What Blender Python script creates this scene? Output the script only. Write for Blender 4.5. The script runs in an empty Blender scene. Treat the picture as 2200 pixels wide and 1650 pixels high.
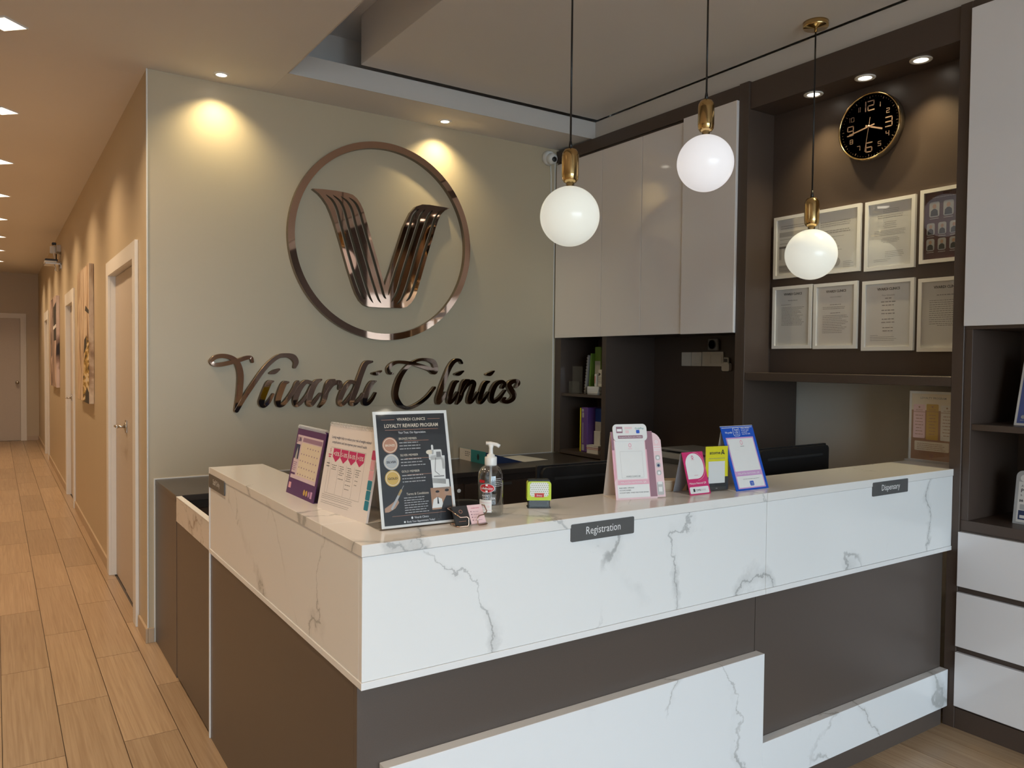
import bpy, math, random
from mathutils import Vector, Matrix
R = math.radians
random.seed(7)
scene = bpy.context.scene
C = scene.collection

# ------------------------------------------------------------------ camera, world, exposure
YAW, PITCH, ROLL, FPX = 0.586684, -0.027794, 0.010583, 1672.175
def cam_basis():
    cy, sy, cp, sp = math.cos(YAW), math.sin(YAW), math.cos(PITCH), math.sin(PITCH)
    f = Vector((sy*cp, cy*cp, sp)); r = Vector((cy, -sy, 0)); u = r.cross(f)
    c, s = math.cos(ROLL), math.sin(ROLL)
    return c*r + s*u, -s*r + c*u, f
cr, cu, cf = cam_basis()
cd = bpy.data.cameras.new('camera'); cam = bpy.data.objects.new('camera', cd); C.objects.link(cam)
cam.matrix_world = Matrix(((cr.x, cu.x, -cf.x, 0), (cr.y, cu.y, -cf.y, 0), (cr.z, cu.z, -cf.z, 1.5), (0, 0, 0, 1)))
cd.sensor_fit = 'HORIZONTAL'; cd.sensor_width = 36; cd.lens = FPX/2200*36; cd.clip_start = .02; cd.clip_end = 200
scene.camera = cam

w = bpy.data.worlds.new('daylight'); scene.world = w; w.use_nodes = True
bg = w.node_tree.nodes['Background']; bg.inputs[0].default_value = (.74, .87, 1.0, 1); bg.inputs[1].default_value = 10.0
vs = scene.view_settings
vs.view_transform = 'Standard'; vs.look = 'None'; vs.gamma = 1; vs.use_curve_mapping = False; vs.exposure = 0.0

# daylight comes in through the shopfront glazing behind the camera: portal for the sky
pl = bpy.data.lights.new('shopfront_portal', 'AREA'); pl.shape = 'RECTANGLE'; pl.size = 5.0; pl.size_y = 2.7; pl.cycles.is_portal = True
po = bpy.data.objects.new('shopfront_portal', pl); C.objects.link(po); po.location = (.4, -4.54, 1.4); po.rotation_euler = (R(90), 0, 0)

WARM = (1.0, .74, .49); SPOTC = (1.0, .83, .47)
E_CORR, E_LOGO, E_NICHE, E_ROOM = 11.5, 20.0, 17.0, 3.5

# ------------------------------------------------------------------ materials
def nt(name):
    m = bpy.data.materials.new(name); m.use_nodes = True
    t = m.node_tree; return m, t, t.nodes['Principled BSDF'], t.nodes.new, t.links.new
def mat(name, base, rough=.5, metal=0, var=.04, scale=30, coat=0, bump=0, bscale=200, emit=None, estr=0, spec=.5):
    m, t, p, N, Lk = nt(name)
    p.inputs['Roughness'].default_value = rough; p.inputs['Metallic'].default_value = metal
    p.inputs['Coat Weight'].default_value = coat; p.inputs['Coat Roughness'].default_value = .05
    p.inputs['Specular IOR Level'].default_value = spec
    tc = N('ShaderNodeTexCoord'); no = N('ShaderNodeTexNoise'); no.inputs['Scale'].default_value = scale; no.inputs['Detail'].default_value = 3
    Lk(tc.outputs['Object'], no.inputs['Vector'])
    mx = N('ShaderNodeMix'); mx.data_type = 'RGBA'
    mx.inputs['A'].default_value = (*[c*(1-var) for c in base], 1); mx.inputs['B'].default_value = (*[min(1, c*(1+var)) for c in base], 1)
    Lk(no.outputs['Fac'], mx.inputs['Factor']); Lk(mx.outputs['Result'], p.inputs['Base Color'])
    if bump:
        n2 = N('ShaderNodeTexNoise'); n2.inputs['Scale'].default_value = bscale; n2.inputs['Detail'].default_value = 2
        Lk(tc.outputs['Object'], n2.inputs['Vector'])
        b = N('ShaderNodeBump'); b.inputs['Strength'].default_value = bump; b.inputs['Distance'].default_value = .002
        Lk(n2.outputs['Fac'], b.inputs['Height']); Lk(b.outputs['Normal'], p.inputs['Normal'])
    if emit:
        p.inputs['Emission Color'].default_value = (*emit, 1); p.inputs['Emission Strength'].default_value = estr
    return m
def marble(name, white=(.86, .87, .87), grey=(.47, .48, .48), k=1.5, seed=0.0, dens=.5):
    m, t, p, N, Lk = nt(name)
    p.inputs['Roughness'].default_value = .16; p.inputs['Specular IOR Level'].default_value = .5
    tc = N('ShaderNodeTexCoord'); d = Vector((1, -1, -1.35)).normalized()
    dot = N('ShaderNodeVectorMath'); dot.operation = 'DOT_PRODUCT'; dot.inputs[1].default_value = d
    Lk(tc.outputs['Object'], dot.inputs[0])
    sc = N('ShaderNodeVectorMath'); sc.operation = 'SCALE'; sc.inputs[0].default_value = d*-.83
    Lk(dot.outputs['Value'], sc.inputs['Scale'])
    ad = N('ShaderNodeVectorMath'); ad.operation = 'ADD'; Lk(tc.outputs['Object'], ad.inputs[0]); Lk(sc.outputs[0], ad.inputs[1])
    of = N('ShaderNodeVectorMath'); of.operation = 'ADD'; of.inputs[1].default_value = (seed, seed*1.7, seed*.6); Lk(ad.outputs[0], of.inputs[0])
    ns = N('ShaderNodeTexNoise'); ns.inputs['Scale'].default_value = 5.5; ns.inputs['Detail'].default_value = 8; ns.inputs['Roughness'].default_value = .6
    Lk(tc.outputs['Object'], ns.inputs['Vector'])
    s2 = N('ShaderNodeVectorMath'); s2.operation = 'SCALE'; s2.inputs['Scale'].default_value = .15; Lk(ns.outputs['Color'], s2.inputs[0])
    a2 = N('ShaderNodeVectorMath'); a2.operation = 'ADD'; Lk(of.outputs[0], a2.inputs[0]); Lk(s2.outputs[0], a2.inputs[1])
    n2 = N('ShaderNodeTexNoise'); n2.inputs['Scale'].default_value = 1.9*k; n2.inputs['Detail'].default_value = 1.0; Lk(a2.outputs[0], n2.inputs['Vector'])
    sb = N('ShaderNodeMath'); sb.operation = 'SUBTRACT'; sb.inputs[1].default_value = .5; Lk(n2.outputs['Fac'], sb.inputs[0])
    ab = N('ShaderNodeMath'); ab.operation = 'ABSOLUTE'; Lk(sb.outputs[0], ab.inputs[0])
    n3 = N('ShaderNodeTexNoise'); n3.inputs['Scale'].default_value = 2.6; n3.inputs['Detail'].default_value = 3; Lk(of.outputs[0], n3.inputs['Vector'])
    def mr(src, a, b, c, e):
        q = N('ShaderNodeMapRange'); q.interpolation_type = 'SMOOTHSTEP'
        for i, v in enumerate((a, b, c, e)): q.inputs[i+1].default_value = v
        Lk(src, q.inputs[0]); return q.outputs[0]
    mask = mr(n3.outputs['Fac'], dens, dens+.13, 0, 1)
    mask2 = mr(n3.outputs['Fac'], dens+.06, dens+.2, 0, 1)
    thin = mr(ab.outputs[0], .001, .009, 1, 0); wide = mr(ab.outputs[0], .004, .04, .55, 0)
    def mul(a, b):
        q = N('ShaderNodeMath'); q.operation = 'MULTIPLY'; Lk(a, q.inputs[0]); Lk(b, q.inputs[1]); return q.outputs[0]
    q = N('ShaderNodeMath'); q.operation = 'MAXIMUM'; Lk(mul(thin, mask), q.inputs[0]); Lk(mul(wide, mask2), q.inputs[1])
    mx = N('ShaderNodeMix'); mx.data_type = 'RGBA'; mx.inputs['A'].default_value = (*white, 1); mx.inputs['B'].default_value = (*grey, 1)
    Lk(q.outputs[0], mx.inputs['Factor']); Lk(mx.outputs['Result'], p.inputs['Base Color'])
    return m
def wood_tile(name):
    m, t, p, N, Lk = nt(name)
    tc = N('ShaderNodeTexCoord'); oi = N('ShaderNodeObjectInfo'); 
    ofs = N('ShaderNodeVectorMath'); ofs.operation = 'SCALE'; ofs.inputs[0].default_value = (17, 31, 5); Lk(oi.outputs['Random'], ofs.inputs['Scale'])
    ad = N('ShaderNodeVectorMath'); ad.operation = 'ADD'; Lk(tc.outputs['Object'], ad.inputs[0]); Lk(ofs.outputs[0], ad.inputs[1])
    mp = N('ShaderNodeMapping'); mp.inputs['Scale'].default_value = (9, 1.1, 1); Lk(ad.outputs[0], mp.inputs['Vector'])
    n1 = N('ShaderNodeTexNoise'); n1.inputs['Scale'].default_value = 1.6; n1.inputs['Detail'].default_value = 6; n1.inputs['Distortion'].default_value = 1.2; Lk(mp.outputs[0], n1.inputs['Vector'])
    cr_ = N('ShaderNodeValToRGB'); e = cr_.color_ramp.elements
    e[0].position = .28; e[0].color = (.335, .222, .13, 1); e[1].position = .72; e[1].color = (.475, .343, .217, 1)
    Lk(n1.outputs['Fac'], cr_.inputs[0])
    hs = N('ShaderNodeHueSaturation'); mr = N('ShaderNodeMapRange'); mr.inputs[3].default_value = .86; mr.inputs[4].default_value = 1.1
    Lk(oi.outputs['Random'], mr.inputs[0]); Lk(mr.outputs[0], hs.inputs['Value']); Lk(cr_.outputs[0], hs.inputs['Color']); Lk(hs.outputs[0], p.inputs['Base Color'])
    p.inputs['Roughness'].default_value = .32; p.inputs['Specular IOR Level'].default_value = .45
    return m
def clear(name, tint=(.93, .95, .95), refl=.5, rough=.03, base=.04):
    m, t, p, N, Lk = nt(name); t.nodes.remove(p)
    o = t.nodes['Material Output']; tr = N('ShaderNodeBsdfTransparent'); tr.inputs[0].default_value = (*tint, 1)
    g = N('ShaderNodeBsdfGlossy'); g.inputs['Roughness'].default_value = rough
    lw = N('ShaderNodeLayerWeight'); lw.inputs['Blend'].default_value = .35
    no = N('ShaderNodeTexNoise'); no.inputs['Scale'].default_value = 12
    mr = N('ShaderNodeMapRange'); mr.inputs[3].default_value = base; mr.inputs[4].default_value = refl; Lk(lw.outputs['Facing'], mr.inputs[0])
    mx = N('ShaderNodeMixShader'); Lk(mr.outputs[0], mx.inputs[0]); Lk(tr.outputs[0], mx.inputs[1]); Lk(g.outputs[0], mx.inputs[2]); Lk(mx.outputs[0], o.inputs['Surface'])
    return m
def ramp_art(name, stops, scale, stretch, dist=2.0, seed=0):
    m, t, p, N, Lk = nt(name); tc = N('ShaderNodeTexCoord'); mp = N('ShaderNodeMapping'); mp.inputs['Scale'].default_value = stretch; mp.inputs['Location'].default_value = (seed, seed, seed)
    Lk(tc.outputs['Object'], mp.inputs['Vector']); n = N('ShaderNodeTexNoise'); n.inputs['Scale'].default_value = scale; n.inputs['Detail'].default_value = 4; n.inputs['Distortion'].default_value = dist
    Lk(mp.outputs[0], n.inputs['Vector']); r_ = N('ShaderNodeValToRGB'); el = r_.color_ramp.elements
    el[0].position, el[0].color = stops[0][0], (*stops[0][1], 1); el[1].position, el[1].color = stops[-1][0], (*stops[-1][1], 1)
    for s in stops[1:-1]:
        x = el.new(s[0]); x.color = (*s[1], 1)
    Lk(n.outputs['Fac'], r_.inputs[0]); Lk(r_.outputs[0], p.inputs['Base Color']); p.inputs['Roughness'].default_value = .55
    return m
K = dict(
 wallr=mat('off_white_paint', (.78, .74, .66), .5, var=.02, scale=3),
 wall=mat('sage_paint', (.55, .452, .31), .42, var=.02, scale=3, bump=.08, bscale=90),
 ceil=mat('ceiling_paint', (.78, .74, .71), .7, var=.015, scale=2),
 fascia=mat('dimmed_white_paint', (.63, .59, .55), .6, var=.01),  # white fascia paint, base colour lowered to tone down the daylight on it
 trimw=mat('white_trim', (.80, .77, .72), .45, var=.02),
 door=mat('greige_door_laminate', (.56, .49, .42), .45, var=.05, scale=60, bump=.1),
 skirt=mat('skirting_tile', (.50, .38, .26), .35, var=.06, scale=14),
 grout=mat('dark_grout', (.11, .08, .055), .8),
 tile=wood_tile('wood_look_tile'),
 brown=mat('brown_linen_laminate', (.098, .078, .067), .34, var=.12, scale=350, bump=.12, bscale=600),
 brownm=mat('matt_brown_laminate', (.060, .042, .033), .75, var=.1, scale=300, spec=.15), brownd=mat('dark_brown_laminate', (.080, .056, .044), .38, var=.1, scale=300, bump=.1, bscale=500),
 top=mat('black_brown_worktop', (.055, .046, .042), .3, var=.1, scale=80),
 marble=marble('white_marble', seed=1.3, dens=.43), marbles=marble('white_marble_side', seed=11.2, dens=.40), marble2=marble('white_marble_lower', seed=4.1, dens=.44, white=(.84, .86, .88)),
 marble3=marble('white_marble_ledge', seed=7.7, dens=.48, white=(.84, .83, .81)), marbleg=marble('gate_marble', seed=9.0, dens=.40, k=3.0, white=(.74, .70, .66), grey=(.42, .36, .31)),
 edge=mat('white_edge_band', (.86, .86, .86), .3, var=.02),
 gloss=mat('glossy_white_lacquer', (.85, .80, .775), .07, var=.01, scale=2, coat=.4),
 glossd=mat('glossy_cool_white_lacquer', (.87, .87, .90), .07, var=.01, scale=2, coat=.4),
 rose=mat('rose_gold_mirror', (.62, .42, .32), .035, 1, var=.02, scale=4),
 roseside=mat('brushed_bronze_edge', (.22, .165, .11), .35, .6, var=.05),
 brass=mat('polished_brass', (.62, .43, .19), .16, 1, var=.04), gold=mat('gold_rim', (.85, .60, .28), .16, 1, var=.03), gold2=mat('rose_gold_numerals', (.62, .43, .33), .3, .8, var=.03),
 chrome=mat('brushed_steel', (.55, .52, .48), .25, 1, var=.05), black=mat('black_plastic', (.012, .012, .013), .35, var=.1), blacks=mat('soft_black_rubber', (.02, .02, .021), .6, var=.1),
 white=mat('white_plastic', (.80, .79, .76), .35, var=.02), paper=mat('white_paper', (.80, .79, .77), .6, var=.02), page=mat('pale_page', (.86, .80, .78), .55, var=.01), card=mat('cream_card', (.78, .73, .67), .6, var=.02),
 frame=mat('white_picture_frame', (.82, .80, .77), .4, var=.02), ink=mat('black_ink', (.03, .03, .032), .6), grey=mat('grey_ink', (.25, .24, .24), .6), lgrey=mat('light_grey_ink', (.5, .49, .48), .6),
 plate=mat('charcoal_sign_plate', (.105, .106, .106), .4, var=.05), wink=mat('white_lettering', (.85, .85, .85), .5),
 clear=clear('clear_acrylic', (.985, .988, .988), .3, .03, .006), pet=clear('clear_bottle_plastic', (.90, .92, .93), .8, .05, .09), gel=clear('clear_gel', (.86, .88, .90), .25, .1, .02), glass=clear('window_glass', (.92, .95, .95), .5, .01, .03), fglass=clear('frame_glass', (.97, .97, .97), .3, .015, .02),
 smoke=clear('smoky_plastic', (.22, .24, .24), .3, .1, .06),
 lens=mat('lit_lens', (.9, .9, .9), .4, emit=(1, .93, .80), estr=7), lensw=mat('lit_warm_panel', (.9, .9, .9), .4, emit=(1, .88, .70), estr=5),
 globe=mat('opal_glass_globe', (.68, .68, .62), .22, var=.01, emit=(1.0, .985, .86), estr=.50), globew=mat('opal_glass_globe_white', (.68, .67, .68), .22, var=.01, emit=(1.0, .965, .97), estr=.58),
 pink=mat('pink_print', (.80, .42, .50), .5), lpink=mat('pale_pink_print', (.84, .60, .62), .5), mauve=mat('mauve_print', (.32, .16, .20), .5), magenta=mat('magenta_print', (.62, .035, .16), .5),
 purple=mat('purple_print', (.095, .03, .15), .45), blue=mat('blue_print', (.012, .09, .52), .45), teal=mat('teal_print', (.03, .25, .27), .5), navy=mat('navy_print', (.02, .04, .12), .5), tealb=mat('turquoise_tab', (.02, .23, .33), .5),
 yellow=mat('yellow_green_print', (.80, .72, .01), .45), palelilac=mat('pale_lilac_print', (.74, .60, .68), .5), band=mat('lilac_grey_print', (.36, .22, .34), .5), lime=mat('lime_plastic', (.52, .66, .02), .35), red=mat('red_print', (.55, .02, .03), .45), orange=mat('orange_print', (.75, .30, .03), .5), lilac=mat('lilac_print', (.62, .35, .60), .5),
 charcoal=mat('charcoal_poster', (.022, .022, .026), .4, var=.5, scale=6), goldp=mat('gold_print', (.62, .40, .10), .45), bronzep=mat('bronze_print', (.50, .24, .15), .4), silverp=mat('silver_print', (.45, .46, .47), .4), cream=mat('cream_print', (.80, .70, .56), .5), tan=mat('tan_print', (.42, .24, .15), .5, var=.3, scale=9),
 skin=mat('skin_tone_print', (.45, .28, .20), .6), green=mat('green_print', (.16, .30, .04), .5), violet=mat('violet_folder', (.16, .07, .30), .4), bluef=mat('blue_folder', (.015, .06, .30), .4), kraft=mat('kraft_card', (.50, .38, .26), .7), greyp=mat('grey_plastic', (.30, .30, .31), .45), dgrey=mat('dark_grey_plastic', (.09, .09, .095), .45), maroon=mat('maroon_print', (.075, .018, .022), .45, var=.5, scale=4),
 bluep=mat('indigo_print', (.10, .14, .38), .4, var=.4, scale=8), pave=mat('outdoor_paving', (.35, .34, .33), .8),
)

# ------------------------------------------------------------------ builders
class M:
    def __init__(s): s.v = []; s.f = []; s.sm = []
    def add(s, vs_, fs, smooth=False):
        n = len(s.v); s.v += [tuple(p) for p in vs_]; s.f += [tuple(i+n for i in f) for f in fs]; s.sm += [smooth]*len(fs); return s
    def box(s, x0, x1, y0, y1, z0, z1, b=.0015):
        x0, x1 = min(x0, x1), max(x0, x1); y0, y1 = min(y0, y1), max(y0, y1); z0, z1 = min(z0, z1), max(z0, z1)
        b = min(b, (x1-x0)*.3, (y1-y0)*.3, (z1-z0)*.3)
        if b <= 0:
            return s.add([(x, y, z) for x in (x0, x1) for y in (y0, y1) for z in (z0, z1)], [(0, 1, 3, 2), (4, 6, 7, 5), (0, 4, 5, 1), (2, 3, 7, 6), (0, 2, 6, 4), (1, 5, 7, 3)])
        V = []; idx = {}
        lim = ((x0, x1), (y0, y1), (z0, z1))
        for cx in (0, 1):
            for cy in (0, 1):
                for cz in (0, 1):
                    c = (cx, cy, cz)
                    for ax in range(3):
                        p = [lim[k][c[k]] + (0 if k == ax else (b if c[k] == 0 else -b)) for k in range(3)]
                        idx[(c, ax)] = len(V); V.append(p)
        F = []
        for ax in range(3):
            o = [k for k in range(3) if k != ax]
            for side in (0, 1):
                q = []
                for a, bb in ((0, 0), (1, 0), (1, 1), (0, 1)):
                    c = [0, 0, 0]; c[ax] = side; c[o[0]] = a; c[o[1]] = bb; q.append(idx[(tuple(c), ax)])
                F.append(tuple(q))
            for a in (0, 1):
                for bb in (0, 1):
                    c0 = [0, 0, 0]; c0[o[0]] = a; c0[o[1]] = bb; c1 = list(c0); c1[ax] = 1
                    F.append((idx[(tuple(c0), o[0])], idx[(tuple(c1), o[0])], idx[(tuple(c1), o[1])], idx[(tuple(c0), o[1])]))
        for cx in (0, 1):
            for cy in (0, 1):
                for cz in (0, 1): F.append(tuple(idx[((cx, cy, cz), a)] for a in range(3)))
        return s.add(V, F)
    def prism(s, pts, o, u, v, n, d, smooth=False):
        """extrude the 2D outline pts (in frame o,u,v) from 0 to d along n"""
        o, u, v, n = Vector(o), Vector(u), Vector(v), Vector(n); k = len(pts)
        a = [o+u*p[0]+v*p[1] for p in pts]; b_ = [p+n*d for p in a]
        fs = [tuple(range(k)), tuple(range(2*k-1, k-1, -1))]
        s.add(a+b_, fs); base = len(s.v)-2*k
        s.f += [(base+i, base+(i+1) % k, base+k+(i+1) % k, base+k+i) for i in range(k)]; s.sm += [smooth]*k
        return s
    def lathe(s, prof, o=(0, 0, 0), seg=32, ax='z', sx=1, sy=1, caps=True):
        V = []
        for r, h in prof:
            for i in range(seg):
                a = 2*math.pi*i/seg; c, q = r*math.cos(a)*sx, r*math.sin(a)*sy
                p = {'z': (c, q, h), 'x': (h, c, q), 'y': (q, h, c)}[ax]
                V.append((p[0]+o[0], p[1]+o[1], p[2]+o[2]))
        F = [(j*seg+i, j*seg+(i+1) % seg, (j+1)*seg+(i+1) % seg, (j+1)*seg+i) for j in range(len(prof)-1) for i in range(seg)]
        s.add(V, F, True)
        b_ = len(s.v)-len(V)
        if not caps: return s
        if prof[0][0] > 1e-5: s.f.append(tuple(b_+i for i in range(seg-1, -1, -1))); s.sm.append(False)
        if prof[-1][0] > 1e-5: s.f.append(tuple(b_+(len(prof)-1)*seg+i for i in range(seg))); s.sm.append(False)
        return s
    def sphere(s, o, r, seg=40, rings=24, sz=1):
        return s.lathe([(r*math.sin(math.pi*j/rings), -r*sz*math.cos(math.pi*j/rings)) for j in range(rings+1)], o, seg)
    def tube(s, path, r, seg=8, closed=False):
        P = [Vector(p) for p in path]; n = len(P); V = []; prev = None
        for i in range(n):
            a = P[(i-1) % n] if (closed or i > 0) else P[i]; c = P[(i+1) % n] if (closed or i < n-1) else P[i]
            t = (c-a).normalized()
            if prev is None:
                h = Vector((0, 0, 1)) if abs(t.z) < .9 else Vector((1, 0, 0)); x = t.cross(h).normalized()
            else:
                x = (prev - t*prev.dot(t)).normalized()
            prev = x; y = t.cross(x)
            for k in range(seg):
                q = 2*math.pi*k/seg; V.append(P[i]+x*(r*math.cos(q))+y*(r*math.sin(q)))
        m = n if closed else n-1
        F = [(i*seg+k, i*seg+(k+1) % seg, ((i+1) % n)*seg+(k+1) % seg, ((i+1) % n)*seg+k) for i in range(m) for k in range(seg)]
        s.add(V, F, True)
        if not closed:
            b_ = len(s.v)-len(V); s.f += [tuple(b_+k for k in range(seg-1, -1, -1)), tuple(b_+(n-1)*seg+k for k in range(seg))]; s.sm += [False, False]
        return s
    def cyl(s, o, r, h, seg=24, ax='z'): return s.lathe([(r, 0), (r, h)], o, seg, ax)

ORG = {}
def obj(name, m, material, parent=None, org=None):
    o_ = Vector(org) if org is not None else (ORG.get(parent.name, Vector((0, 0, 0))) if parent else Vector((0, 0, 0)))
    me = bpy.data.meshes.new(name); me.from_pydata([tuple(Vector(p)-o_) for p in m.v], [], m.f); me.validate()
    if len(me.polygons) == len(m.sm): me.polygons.foreach_set('use_smooth', m.sm)
    import bmesh
    b = bmesh.new(); b.from_mesh(me); bmesh.ops.recalc_face_normals(b, faces=b.faces); b.to_mesh(me); b.free()
    me.materials.append(K[material] if isinstance(material, str) else material)
    ob = bpy.data.objects.new(name, me); C.objects.link(ob); ob.parent = parent
    if not parent: ob.location = o_
    ORG[ob.name] = o_
    return ob
def thing(name, label, cat, loc=(0, 0, 0), rz=0, group=None, local=False):
    e = bpy.data.objects.new(name, None); C.objects.link(e); e.empty_display_size = .05
    e.location = loc; e.rotation_euler = (0, 0, rz); ORG[e.name] = Vector((0, 0, 0)) if local else Vector(loc)
    return tag(e, label, cat, group)
def tag(o, label, cat, group=None):
    o['label'] = label; o['category'] = cat
    if group: o['group'] = group
    return o
def struct(name, m, material, parent=None, org=None):
    o = obj(name, m, material, parent, org)
    if not parent: o['kind'] = 'structure'
    return o
def sroot(name, loc=(0, 0, 0)):
    e = bpy.data.objects.new(name, None); C.objects.link(e); e.location = loc; ORG[e.name] = Vector(loc); e['kind'] = 'structure'; e.empty_display_size = .05
    return e
def B(*a, **k): return M().box(*a, **k)

_tc = {}
def glyphs(txt, bold=0):
    key = (txt, bold)
    if key not in _tc:
        cu_ = bpy.data.curves.new('t', 'FONT'); cu_.body = txt; cu_.resolution_u = 2; cu_.offset = bold
        o = bpy.data.objects.new('t', cu_); me = bpy.data.meshes.new_from_object(o)
        vs_ = [(v.co.x, v.co.y) for v in me.vertices]; fs = [tuple(p.vertices) for p in me.polygons]
        bpy.data.objects.remove(o); bpy.data.curves.remove(cu_); bpy.data.meshes.remove(me); _tc[key] = (vs_, fs)
    return _tc[key]
class Pr:
    """flat print on a plane (o, r right, u up); the normal r x u looks at the reader"""
    def __init__(s, o, r, u, layer=1, cyl=None):
        s.o, s.r, s.u = Vector(o), Vector(r), Vector(u); s.n = s.r.cross(s.u).normalized(); s.off = .00035*layer; s.m = M(); s.cylr = cyl
    def P(s, x, y):
        if s.cylr:
            a = x/s.cylr; rr = s.cylr+s.off
            return s.o + s.r*(rr*math.sin(a)) + s.n*(rr*math.cos(a)) + s.u*y
        return s.o+s.r*x+s.u*y+s.n*s.off
    def poly(s, pts): s.m.add([s.P(*p) for p in pts], [tuple(range(len(pts)))]); return s
    def rect(s, x0, y0, x1, y1): 
        if s.cylr:
            n = 10; 
            for i in range(n):
                a, b_ = x0+(x1-x0)*i/n, x0+(x1-x0)*(i+1)/n; s.poly([(a, y0), (b_, y0), (b_, y1), (a, y1)])
            return s
        return s.poly([(x0, y0), (x1, y0), (x1, y1), (x0, y1)])
    def rrect(s, x0, y0, x1, y1, r): return s.poly(rr2(x0, y0, x1, y1, r))
    def disc(s, x, y, rx, ry=None, seg=28):
        ry = ry or rx; return s.poly([(x+rx*math.cos(2*math.pi*i/seg), y+ry*math.sin(2*math.pi*i/seg)) for i in range(seg)])
    def ring(s, x, y, r, w_, seg=28, ry=1):
        for i in range(seg):
            a, b_ = 2*math.pi*i/seg, 2*math.pi*(i+1)/seg
            s.poly([(x+r*math.cos(a), y+r*ry*math.sin(a)), (x+r*math.cos(b_), y+r*ry*math.sin(b_)), (x+(r-w_)*math.cos(b_), y+(r-w_)*ry*math.sin(b_)), (x+(r-w_)*math.cos(a), y+(r-w_)*ry*math.sin(a))])
        return s
    def frame(s, x0, y0, x1, y1, w_):
        s.rect(x0, y0, x1, y0+w_); s.rect(x0, y1-w_, x1, y1); s.rect(x0, y0+w_, x0+w_, y1-w_); return s.rect(x1-w_, y0+w_, x1, y1-w_)
    def line(s, x0, y0, x1, y1, w_):
        d = Vector((x1-x0, y1-y0)).normalized()*(w_/2); return s.poly([(x0-d.y, y0+d.x), (x0+d.y, y0-d.x), (x1+d.y, y1-d.x), (x1-d.y, y1+d.x)])
    def text(s, t, x, y, h, al='c', w_=None, bold=0):
        vs_, fs = glyphs(t, bold); 
        if not vs_: return s
        x0, x1 = min(v[0] for v in vs_), max(v[0] for v in vs_); k = h/.7; kx = (w_/(x1-x0)) if w_ else k
        ox = {'c': x-kx*(x0+x1)/2, 'l': x-kx*x0, 'r': x-kx*x1}[al]
        s.m.add([s.P(ox+v[0]*kx, y+v[1]*k) for v in vs_], fs); return s
    def words(s, a, b_, y, h):
        x = a
        while x < b_-h:
            l_ = min(h*(1.6+3.6*random.random()), b_-x); s.rect(x, y, x+l_, y+h*.82); x += l_+h*.75
        return s
    def lines(s, x0, x1, y, n, dy, h, rnd=.35, al='l'):
        for i in range(n):
            w_ = (x1-x0)*(1-rnd*random.random()); a = x0 if al == 'l' else (x0+x1)/2-w_/2; s.words(a, a+w_, y-i*dy, h)
        return s
    def build(s, name, material, parent): return obj(name, s.m, material, parent)
def rr2(x0, y0, x1, y1, r, n=5, corners=(1, 1, 1, 1)):
    p = []
    for k, (cx, cy, a) in enumerate(((x1-r, y0+r, -90), (x1-r, y1-r, 0), (x0+r, y1-r, 90), (x0+r, y0+r, 180))):
        if corners[k]: p += [(cx+r*math.cos(R(a+90*i/n)), cy+r*math.sin(R(a+90*i/n))) for i in range(n+1)]
        else: p.append(((x1, y0), (x1, y1), (x0, y1), (x0, y0))[k])
    return p
def dup(root, **kw):
    def cp(o, par):
        c = o.copy(); C.objects.link(c); c.parent = par; ORG[c.name] = ORG.get(o.name, Vector((0, 0, 0)))
        for ch in o.children: cp(ch, c)
        return c
    return cp(root, None)
X, Y, Z = Vector((1, 0, 0)), Vector((0, 1, 0)), Vector((0, 0, 1))

# ------------------------------------------------------------------ room shell
ZC = 3.0; YW = 4.445; XC = .664; XL = -.575; XRW = 3.765; YE = 16.5; YF = -4.6; XLR = -2.4
floor = struct('floor', B(XLR-.1, XRW+.1, YF-.1, YE+.1, -.1, -.009, b=0), 'grout', org=(0, 0, 0))
# wood-look planks, half-bond, each one a piece of the floor
PW, PL = .1985, 1.0105
pm = M().box(-.5, .5, -.5, .5, -.009, 0, b=0)
plank_mesh = None; cnt = 0; rest = M()
def near(a): return a
plist = []
for k in range(-13, 20):
    x0 = .0145+k*PW; x1 = x0+PW
    ys = (4.345 if k % 2 == 0 else 3.835); n = -8
    while ys+n*PL < YE:
        y0 = ys+n*PL; y1 = y0+PL; n += 1
        a0, a1 = max(x0, XLR), min(x1, XRW); b0, b1 = max(y0, YF), min(y1, YE)
        if y0 > YW-.5: a0, a1 = max(x0, XL-.02), min(x1, XC+.02)
        if a1-a0 < .02 or b1-b0 < .02: continue
        if b0 > YW-.1 and (a0 > XC or a1 < XL): continue
        if a0 > .72 and b0 > 1.70 and b1 < 4.6: continue
        g = .0016
        plist.append((a0+g, a1-g, b0+g, b1-g))
def vis(p):
    x, y = (p[0]+p[1])/2, (p[2]+p[3])/2
    return 0 if (y > 1.6 and x > -1.2) or (x > 2.0 and y > .5) else 1
plist.sort(key=vis)
for i, p in enumerate(plist):
    if i < 300:
        if plank_mesh is None:
            o = obj('plank', B(-.5, .5, -.5, .5, -.009, 0, b=0), 'tile', floor, org=(0, 0, 0)); plank_mesh = o.data
        else:
            o = bpy.data.objects.new('plank', plank_mesh); C.objects.link(o); o.parent = floor
        o.location = ((p[0]+p[1])/2, (p[2]+p[3])/2, 0); o.scale = (p[1]-p[0], p[3]-p[2], 1)
    else: rest.box(p[0], p[1], p[2], p[3], -.009, 0, b=0)
if rest.v:
    o = obj('far_planks', rest, 'tile', floor); o['kind'] = 'stuff'

T = .12
struct('wall_back', B(XC, XRW, YW, YW+T, 0, ZC, b=0), 'wall', org=(2.2, YW, 0))
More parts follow.
